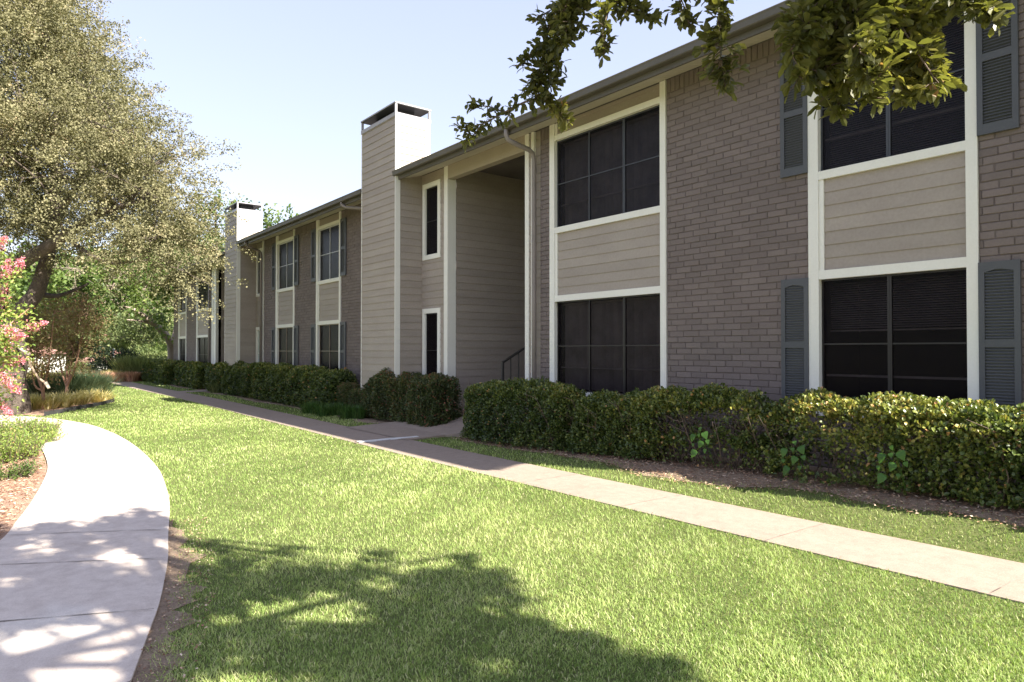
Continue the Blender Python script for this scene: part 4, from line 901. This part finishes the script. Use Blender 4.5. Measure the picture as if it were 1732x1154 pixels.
# pale leaning dead branch
db = empty('dead_branch', at(80, 657, 16.2), 'pale bare cut branch hanging between the big trunk and the left small tree', 'branch')
a = Acc().tube(smooth_pts([at(30, 585, 16.0), at(44, 600, 16.0), at(54, 622, 16.1), at(66, 640, 16.2), at(78, 648, 16.2)], 4), [.026]*17, 7, rough=.2); obj('limb', a, M['deadwood'], db, smooth=True)
a = Acc().tube([at(77, 647, 16.2), at(83, 657, 16.2)], [.04, .035], 8); obj('cut_end', a, M['cutwood'], db); a = Acc().tube([at(32, 588, 15.95), at(50, 600, 15.95)], [.03, .035], 8); obj('split_piece', a, M['cutwood'], db)
# foreground bed plants
def leafy(name, label, px, dp, r, h, n, seed, dark=False):
    c = at(px, 593+EYE*F_PX/dp, dp); c[2] = 0; root = empty(name, c, label, 'plant'); st_ = Acc(); lf = Acc()
    for _ in range(n):
        th = rng.uniform(0, 6.28); rr = r*math.sqrt(rng.random()); b0 = c+A([math.cos(th)*rr, math.sin(th)*rr, 0]); hh = h*rng.uniform(.6, 1.1)*(1-.35*rr/r); tp = b0+A([math.cos(th)*.12*rr/r+rng.uniform(-.08, .08), math.sin(th)*.12+rng.uniform(-.08, .08), hh])
        st_.tube([b0, (b0+tp)/2+rdir(1)[0]*.02, tp], [.004, .003, .002], 4, cap=False)
        k = 20; t = rng.uniform(.15, 1.05, k)[:, None]; P_ = b0+(tp-b0)*t+rng.normal(0, .018, (k, 3)); leaves(lf, P_, nrm(rdir(k)+UP*.5), nrm(rdir(k)*.7+UP), .038*rng.uniform(.6, 1.3, k), .018, np.clip(rng.normal(.45, .22, k), 0, 1), 'quad')
    obj('stems', st_, M['twig'], root); obj('leaves', lf, M['maple'] if dark else M['myrtle'], root); return root
leafy('salvia_plant', 'broad light green bushy plant at the back of the mulch bed inside the curve', 14, 11.3, .62, .42, 420, 1)
leafy('salvia_plant', 'bright green bushy plant at the left edge, middle of the mulch bed', -12, 9.3, .5, .45, 420, 2)
leafy('salvia_plant', 'small loose plant at the curve edge of the mulch bed', 62, 11.0, .22, .22, 60, 3)
leafy('salvia_plant', 'small dark green plant on bare mulch, lowest in the bed', 8, 8.0, .22, .22, 70, 4, True)
# ------------------------------------------------------------------ distant street, houses, cars
s_ = Acc(); c0 = at(60, 600, 84.); dirv = nrm(RT*1.0+V0*.15)
pts = [c0+dirv*t for t in np.linspace(-120, 60, 30)]; sd = nrm(np.cross(dirv, UP))
v = []
for p in pts:
    for sgn in (-3.5, 3.5): w_ = p+sd*sgn; v.append((w_[0], w_[1], float(gz(w_[0], w_[1]))+.02))
s_.add(v, [(2*i, 2*i+2, 2*i+3, 2*i+1) for i in range(29)]); tag(obj('street', s_, M['asphalt']), kind='structure')
fp = Acc(); a0, a1 = at(-60, 651, 29.)[:2], at(60, 651, 29.5)[:2]; fp.add([(*a0, .02), (*a1, .02), (*(a1+A([-1.3, .8])), .02), (*(a0+A([-1.3, .8])), .02)], [(0, 1, 2, 3)]); tag(obj('far_path', fp, M['conc_walk']), kind='structure')
def house(px, dp, w_, label, wallm, roofm, zbase, zeave, zridge, back=9):
    c = at(px, 600, dp); c[2] = 0; root = empty('house', (c[0], c[1], zbase), label, 'house'); x_, y_ = RT, V0
    P3 = lambda a, b, z: c+x_*a+y_*b+UP*z
    W_ = Acc(); W_.add([P3(0, 0, zbase), P3(w_, 0, zbase), P3(w_, back, zbase), P3(0, back, zbase), P3(0, 0, zeave), P3(w_, 0, zeave), P3(w_, back, zeave), P3(0, back, zeave)], [(0, 1, 5, 4), (1, 2, 6, 5), (2, 3, 7, 6), (3, 0, 4, 7)]); wo = obj('wall', W_, wallm, root)
    o_ = .5; R_ = Acc(); R_.add([P3(-o_, -o_, zeave), P3(w_+o_, -o_, zeave), P3(w_+o_, back+o_, zeave), P3(-o_, back+o_, zeave), P3(.8, back/2, zridge), P3(w_-.8, back/2, zridge)], [(0, 1, 5, 4), (2, 3, 4, 5), (3, 2, 1, 0)], [(1, 2, 5), (3, 0, 4)]); obj('roof', R_, roofm, root)
    for k in range(int(w_//3)):
        f = Acc(); a0_ = 1+k*3.; f.add([P3(a0_, -.03, zeave-1.9), P3(a0_+1.2, -.03, zeave-1.9), P3(a0_+1.2, -.03, zeave-.7), P3(a0_, -.03, zeave-.7)], [(0, 1, 2, 3)]); obj('window', f, M['glass_dark'], root)
house(134, 98, 11, 'low white house with a red brown roof beyond the lawn', M['whitewall'], M['redroof'], -2.7, -.2, 1.45)
house(-10, 96, 4.2, 'white walled house partly hidden behind the big trunk', M['whitewall'], M['redroof'], -2.7, 1.0, 2.2)
house(277, 92, 8, 'house with a pale gable roof glimpsed beside the building corner', M['whitewall'], M['redroof'], -2.7, 2.3, 3.6)
def car(px, dp, label, flip=1):
    c = at(px, 600, dp); c[2] = float(gz(c[0], c[1]))+.02; root = empty('parked_car', c, label, 'car'); x_, y_ = RT*flip, V0
    prof = [(-2.2, .35), (-2.2, .8), (-1.3, .92), (-.7, 1.4), (.8, 1.42), (1.45, .95), (2.15, .85), (2.2, .35)]
    a = Acc(); v = [c+x_*px_2+y_*s_2+UP*z_ for s_2 in (-.85, .85) for px_2, z_ in prof]; n = len(prof)
    a.add(v, [(i, i+1, n+i+1, n+i) for i in range(n-1)], [(0, i, i+1) for i in range(1, n-1)]+[(n, n+i+1, n+i) for i in range(1, n-1)]); bo = obj('body', a, M['carpaint'], root)
    g_ = Acc().add([c+x_*q1+y_*-.87+UP*z_ for q1, z_ in ((-1.1, .95), (-.65, 1.33), (.75, 1.35), (1.25, .97))], [(0, 1, 2, 3)]); obj('side_window', g_, M['glass_dark'], root)
    for q1 in (-1.35, 1.4):
        for s2 in (-.8, .7):
            k_ = c+x_*q1+y_*s2+UP*.33; obj('wheel', Acc().tube([k_, k_+y_*.2], [.33, .33], 12), M['rubber'], root)
car(58, 82, 'white parked car on the far street right of the big trunk'); car(96, 83, 'white parked car on the far street behind the small red trees', -1)
# grey pole
p0 = at(192, 600, 40.); p0[2] = 0; root = empty('sign_post', p0, 'slim grey pole standing between two dark shrubs at the far lawn edge', 'post')
obj('pole', Acc().tube([p0, p0+UP*1.55], [.05, .05], 8), M['metalgrey'], root); obj('pole_cap', Acc().tube([p0+UP*1.55, p0+UP*1.62], [.075, .03], 8), M['metalgrey'], root)

# ------------------------------------------------------------------ overhanging oak (its trunk stands right of and beside the camera)
SUN = A([1.35, .37, 1.0])
oak = empty('oak_tree', (3.6, .9, 0), 'oak branches with large dark olive leaves hanging in at the top right near the camera', 'tree')
tk = Acc(); lf = Acc()
def rosette(c, axis, n, L, val):
    axis = nrm(axis); n = max(3, n); d = nrm(rdir(n)*.85+axis*.75); P_ = c+rdir(n)*.012-axis*rng.uniform(0, .05, n)[:, None]
    nn = nrm(rdir(n)*.6+UP*.9); leaves(lf, P_, d, nn, L*rng.uniform(.65, 1.2, n), L*.43*rng.uniform(.85, 1.2, n), np.clip(val+rng.normal(0, .14, n), 0, 1), 'oval', rng.uniform(-.1, .2))
KO = .62
def twig_run(pts, r0, step, side, L, per, val=.42):
    r0 *= KO; step *= KO; side *= KO; L *= KO*.96; sp = smooth_pts(pts, 8); tk.tube(sp, np.linspace(r0, .0022, len(sp)), 6, cap=False); acc_ = 0
    for i in range(1, len(sp)):
        acc_ += np.linalg.norm(sp[i]-sp[i-1])
        while acc_ > step:
            acc_ -= step; d = nrm(nrm(sp[i]-sp[i-1])*.5+rdir(1)[0]); e_ = sp[i]+d*side*rng.uniform(.3, 1.1); tk.tube([sp[i], (sp[i]+e_)/2+rdir(1)[0]*.006, e_], [.0025, .002, .001], 4, cap=False)
            rosette(e_, d, rng.integers(per-2, per+3), L, val+rng.normal(0, .08))
    rosette(sp[-1], sp[-1]-sp[-3], per+2, L, val)
base = A([3.6, .9, 0.]); top = A([2.9, 1.6, 3.6])
tk.tube(smooth_pts([base, base+A([-.1, .1, 1.2]), A([3.2, 1.3, 2.6]), top, A([2.7, 1.9, 5.0]), A([2.8, 2.0, 6.8])], 4), np.interp(np.linspace(0, 1, 21), [0, .15, .6, 1], [.34, .26, .17, .05]), 12, rough=.06)
KO = .62
att = lambda px, py, d: at(px, py, d*KO)
hub1 = att(1500, -120, 3.5); hub2 = att(1100, -130, 4.3)
tk.tube(smooth_pts([top, A([1.5, 2.0, 3.55]), A([.1, 2.2, 3.2]), hub1,  att(1300, -110, 3.9), hub2,  att(960, -60, 4.7)], 5), np.linspace(.07, .012, 31), 8, rough=.06)
# left long spray reaching down and left
twig_run([hub2,  att(980, -20, 4.7),  att(960, 40, 4.8),  att(935, 110, 4.8),  att(920, 165, 4.8)], .014, .013, .11, .075, 8, .34)
twig_run([att(960, 40, 4.8),  att(940, 15, 4.8),  att(905, 35, 4.8)], .006, .04, .05, .08, 5, .3)
twig_run([att(935, 90, 4.8),  att(895, 95, 4.8),  att(880, 112, 4.8)], .006, .025, .06, .075, 6, .3)
twig_run([att(920, 165, 4.8),  att(890, 172, 4.9),  att(850, 192, 5.0),  att(815, 210, 5.0),  att(775, 218, 5.0)], .009, .030, .08, .075, 6, .34)
twig_run([att(850, 190, 5.0),  att(825, 180, 5.0),  att(795, 182, 5.0)], .005, .035, .05, .07, 6, .34); twig_run([att(815, 210, 5.),  att(800, 230, 5.),  att(785, 240, 5.)], .005, .03, .06, .07, 6, .4)
twig_run([att(920, 165, 4.8),  att(940, 185, 4.8),  att(960, 205, 4.8)], .007, .016, .07, .078, 9, .62)
twig_run([att(1000, -50, 4.6),  att(985, 0, 4.6),  att(965, 40, 4.6)], .008, .014, .11, .078, 8, .38)
# small sprays
twig_run([att(950, 10, 4.7), att(925, 60, 4.8), att(915, 120, 4.8), att(895, 150, 4.8)], .008, .016, .12, .075, 8, .34)
twig_run([att(975, -30, 4.5), att(950, 30, 4.6), att(940, 80, 4.7)], .008, .014, .13, .075, 8, .38)
twig_run([hub2,  att(1070, -30, 4.3),  att(1035, 10, 4.3),  att(1020, 50, 4.3),  att(1022, 88, 4.3)], .009, .022, .08, .078, 7, .42)
twig_run([att(1040, -10, 4.3),  att(1075, 15, 4.3),  att(1105, 35, 4.3)], .007, .02, .08, .078, 7, .40)
twig_run([hub2,  att(1160, -40, 4.1),  att(1150, 10, 4.1),  att(1165, 40, 4.1)], .009, .022, .10, .08, 7, .36)
twig_run([hub2,  att(1210, -30, 4.0),  att(1215, 40, 4.0),  att(1220, 100, 4.0),  att(1225, 138, 4.0)], .010, .018, .10, .08, 8, .42)
# big hanging mass
mass = [(1330, 40), (1360, 60), (1395, 120), (1425, 165), (1455, 90), (1475, 140), (1500, 120), (1530, 60), (1420, 30), (1480, 40), (1390, 60), (1560, 95), (1585, 140), (1350, 30), (1380, 90), (1400, 150), (1415, 190), (1440, 60), (1460, 120), (1480, 165), (1500, 30), (1520, 90), (1545, 130), (1340, 80), (1370, 140), (1570, 135), (1600, 150), (1560, 50), (1450, 10), (1400, 10), (1600, 20), (1430, 140), (1350, 130), (1490, 80), (1540, 165)]
for j, (mx_, my_) in enumerate(mass):
    dp = 3.4+rng.uniform(-.35, .35); s0 = att(1440+rng.uniform(-80, 90), -70, 3.5); e_ = att(mx_, my_, dp); m_ = (s0+e_)/2+rdir(1)[0]*.04
    twig_run([s0, m_, e_],   .008, .026, .10, .082, 9, .42+.14*(mx_ > 1520)+.08*(my_ > 130))
twig_run([hub1,  att(1640, -40, 3.4),  att(1665, 5, 3.4),  att(1690, 35, 3.4)], .008, .02, .07, .08, 8, .45); twig_run([hub1,  att(1600, -10, 3.4),  att(1640, 10, 3.4),  att(1655, 25, 3.4)], .008, .03, .06, .08, 7, .45)
# rest of the canopy: out of frame, shades the lower lawn and the walk
SH = [[(315, 985), (325, 940), (350, 920), (378, 914), (388, 925), (375, 940), (400, 935), (425, 948), (470, 930), (505, 924), (500, 935), (465, 945), (430, 965), (372, 985), (400, 1000), (450, 975), (512, 942), (510, 952), (470, 985), (520, 965), (560, 968), (610, 945), (652, 934), (645, 950), (600, 975), (570, 985), (640, 972), (672, 966), (668, 985), (600, 1000), (640, 1005), (720, 985), (745, 960), (770, 940), (800, 938), (825, 955), (850, 985), (835, 1000), (868, 1004), (865, 1020), (820, 1035), (860, 1045), (930, 1052), (960, 1075), (1010, 1085), (1060, 1100), (1130, 1128), (1160, 1200), (540, 1200), (520, 1140), (470, 1128), (400, 1110), (300, 1150), (250, 1200), (225, 1200), (235, 1110), (275, 1010)],
      [(-60, 885), (30, 905), (110, 880), (180, 885), (245, 868), (285, 880), (285, 985), (262, 1040), (225, 1050), (180, 1020), (120, 1065), (40, 1060), (-60, 1085)]]
HOLES = [[(745, 1110), (800, 1098), (870, 1105), (890, 1140), (820, 1150), (750, 1140)], [(480, 1000), (560, 1008), (640, 1014), (560, 1024), (490, 1018)], [(20, 925), (110, 915), (100, 945), (10, 960)], [(-20, 985), (60, 975), (70, 990), (0, 1002)], [(270, 1040), (300, 1035), (290, 1060), (265, 1062)]]
cnt = 0; big = []; LIT = [att(1600, 150, 3.4), att(1500, 185, 3.4), att(1420, 195, 3.4), att(955, 195, 4.8), att(1030, 80, 4.3)]
while cnt < 960:
    p = SH[0] if rng.random() < .72 else SH[1]; bx_ = A(p); x = rng.uniform(bx_[:, 0].min(), bx_[:, 0].max()); y = rng.uniform(bx_[:, 1].min(), bx_[:, 1].max())
    if not in_poly(A([x]), A([y]), p)[0] or rng.random() > (275/(y-593))**3 or any(in_poly(A([x]), A([y]), h_)[0] for h_ in HOLES): continue
    d1 = at(x, y, 1.)-A([0, 0, EYE]); S_ = A([0, 0, EYE])+d1*(-EYE/d1[2]); H_ = rng.uniform(3.2, 5.6)
    if vnoise(S_[None], .30, 91)[0] > .62: continue
    c = S_+SUN*H_+rdir(1)[0]*.03
    qx, qy, qc = project(c)
    if qc[0] > .3 and -150 < qx[0] < 1880 and -150 < qy[0] < 1300: continue
    if min(np.linalg.norm(np.cross(c-q_, nrm(SUN))) for q_ in LIT) < .33: continue
    cnt += 1; big.append(c)
    for _ in range(4): rosette(c+rng.normal(0, .045, 3), rdir(1)[0]+UP*.3, 8, .075, .4)
big = A(big); limbs_ = [top, A([2.7, 1.9, 5.0]), A([1.6, 2.4, 4.0])]
cen = [big[i] for i in rng.choice(len(big), 12, replace=False)]
for c in cen: 
    j = min(limbs_, key=lambda q_: np.linalg.norm(q_-c)); sp = smooth_pts([j, (j+c)/2+UP*.15, c], 4); tk.tube(sp, np.linspace(.05, .015, len(sp)), 6, cap=False)
CN = A(cen)
for c in big:
    j = CN[np.argmin(np.linalg.norm(CN-c, axis=1))]
    if np.linalg.norm(j-c) > .05: tk.tube([j, (j+c)/2+rdir(1)[0]*.05, c], [.010, .007, .003], 4, cap=False)
obj('trunk', tk, M['twig'], oak, smooth=True); obj('crown', lf, M['oak'], oak)

# ------------------------------------------------------------------ light, sky, camera
wd = bpy.data.worlds.new('World'); scene.world = wd; wd.use_nodes = True; nt = wd.node_tree; nt.nodes.clear()
o_ = nt.nodes.new('ShaderNodeOutputWorld'); bg = nt.nodes.new('ShaderNodeBackground'); sky = nt.nodes.new('ShaderNodeTexSky')
sky.sky_type = 'NISHITA'; sky.sun_disc = False; el = math.atan(1/math.hypot(1.35, .37)); az = math.atan2(1.35, .37)
sky.sun_elevation = el; sky.sun_rotation = az; sky.altitude = 100; sky.air_density = 1.0; sky.dust_density = .6; sky.ozone_density = 1.0
bg.inputs['Strength'].default_value = .116; gm = nt.nodes.new('ShaderNodeGamma'); gm.inputs[1].default_value = .36; hs = nt.nodes.new('ShaderNodeHueSaturation'); hs.inputs['Saturation'].default_value = 1.32; hs.inputs['Hue'].default_value = .533; nt.links.new(sky.outputs[0], gm.inputs[0]); nt.links.new(gm.outputs[0], hs.inputs['Color']); nt.links.new(hs.outputs[0], bg.inputs[0]); nt.links.new(bg.outputs[0], o_.inputs[0])
from mathutils import Vector
su = bpy.data.lights.new('sun', 'SUN'); su.energy = 2.9; su.angle = R(.5); su.color = (1, .94, .83)
so_ = bpy.data.objects.new('sun', su); COL.objects.link(so_); so_.rotation_euler = Vector((1.35, .37, 1.0)).to_track_quat('Z', 'Y').to_euler()
cam = bpy.data.cameras.new('camera'); cam.sensor_width = 36; cam.lens = 36*F_PX/1732; cam.clip_start = .05; cam.clip_end = 1500
co = bpy.data.objects.new('camera', cam); COL.objects.link(co); co.location = (0, 0, EYE)
fwd = Vector((V0[0]*math.cos(PITCH), V0[1]*math.cos(PITCH), math.sin(PITCH))); co.rotation_euler = fwd.to_track_quat('-Z', 'Y').to_euler(); scene.camera = co
vs = scene.view_settings; vs.view_transform = 'Standard'; vs.look = 'None'; vs.gamma = 1; vs.exposure = 2.72
scene.cycles.max_bounces = 6; scene.cycles.diffuse_bounces = 3; scene.cycles.transparent_max_bounces = 8; scene.cycles.transmission_bounces = 3; scene.cycles.use_denoising = True
scene.cycles.sample_clamp_indirect = 6
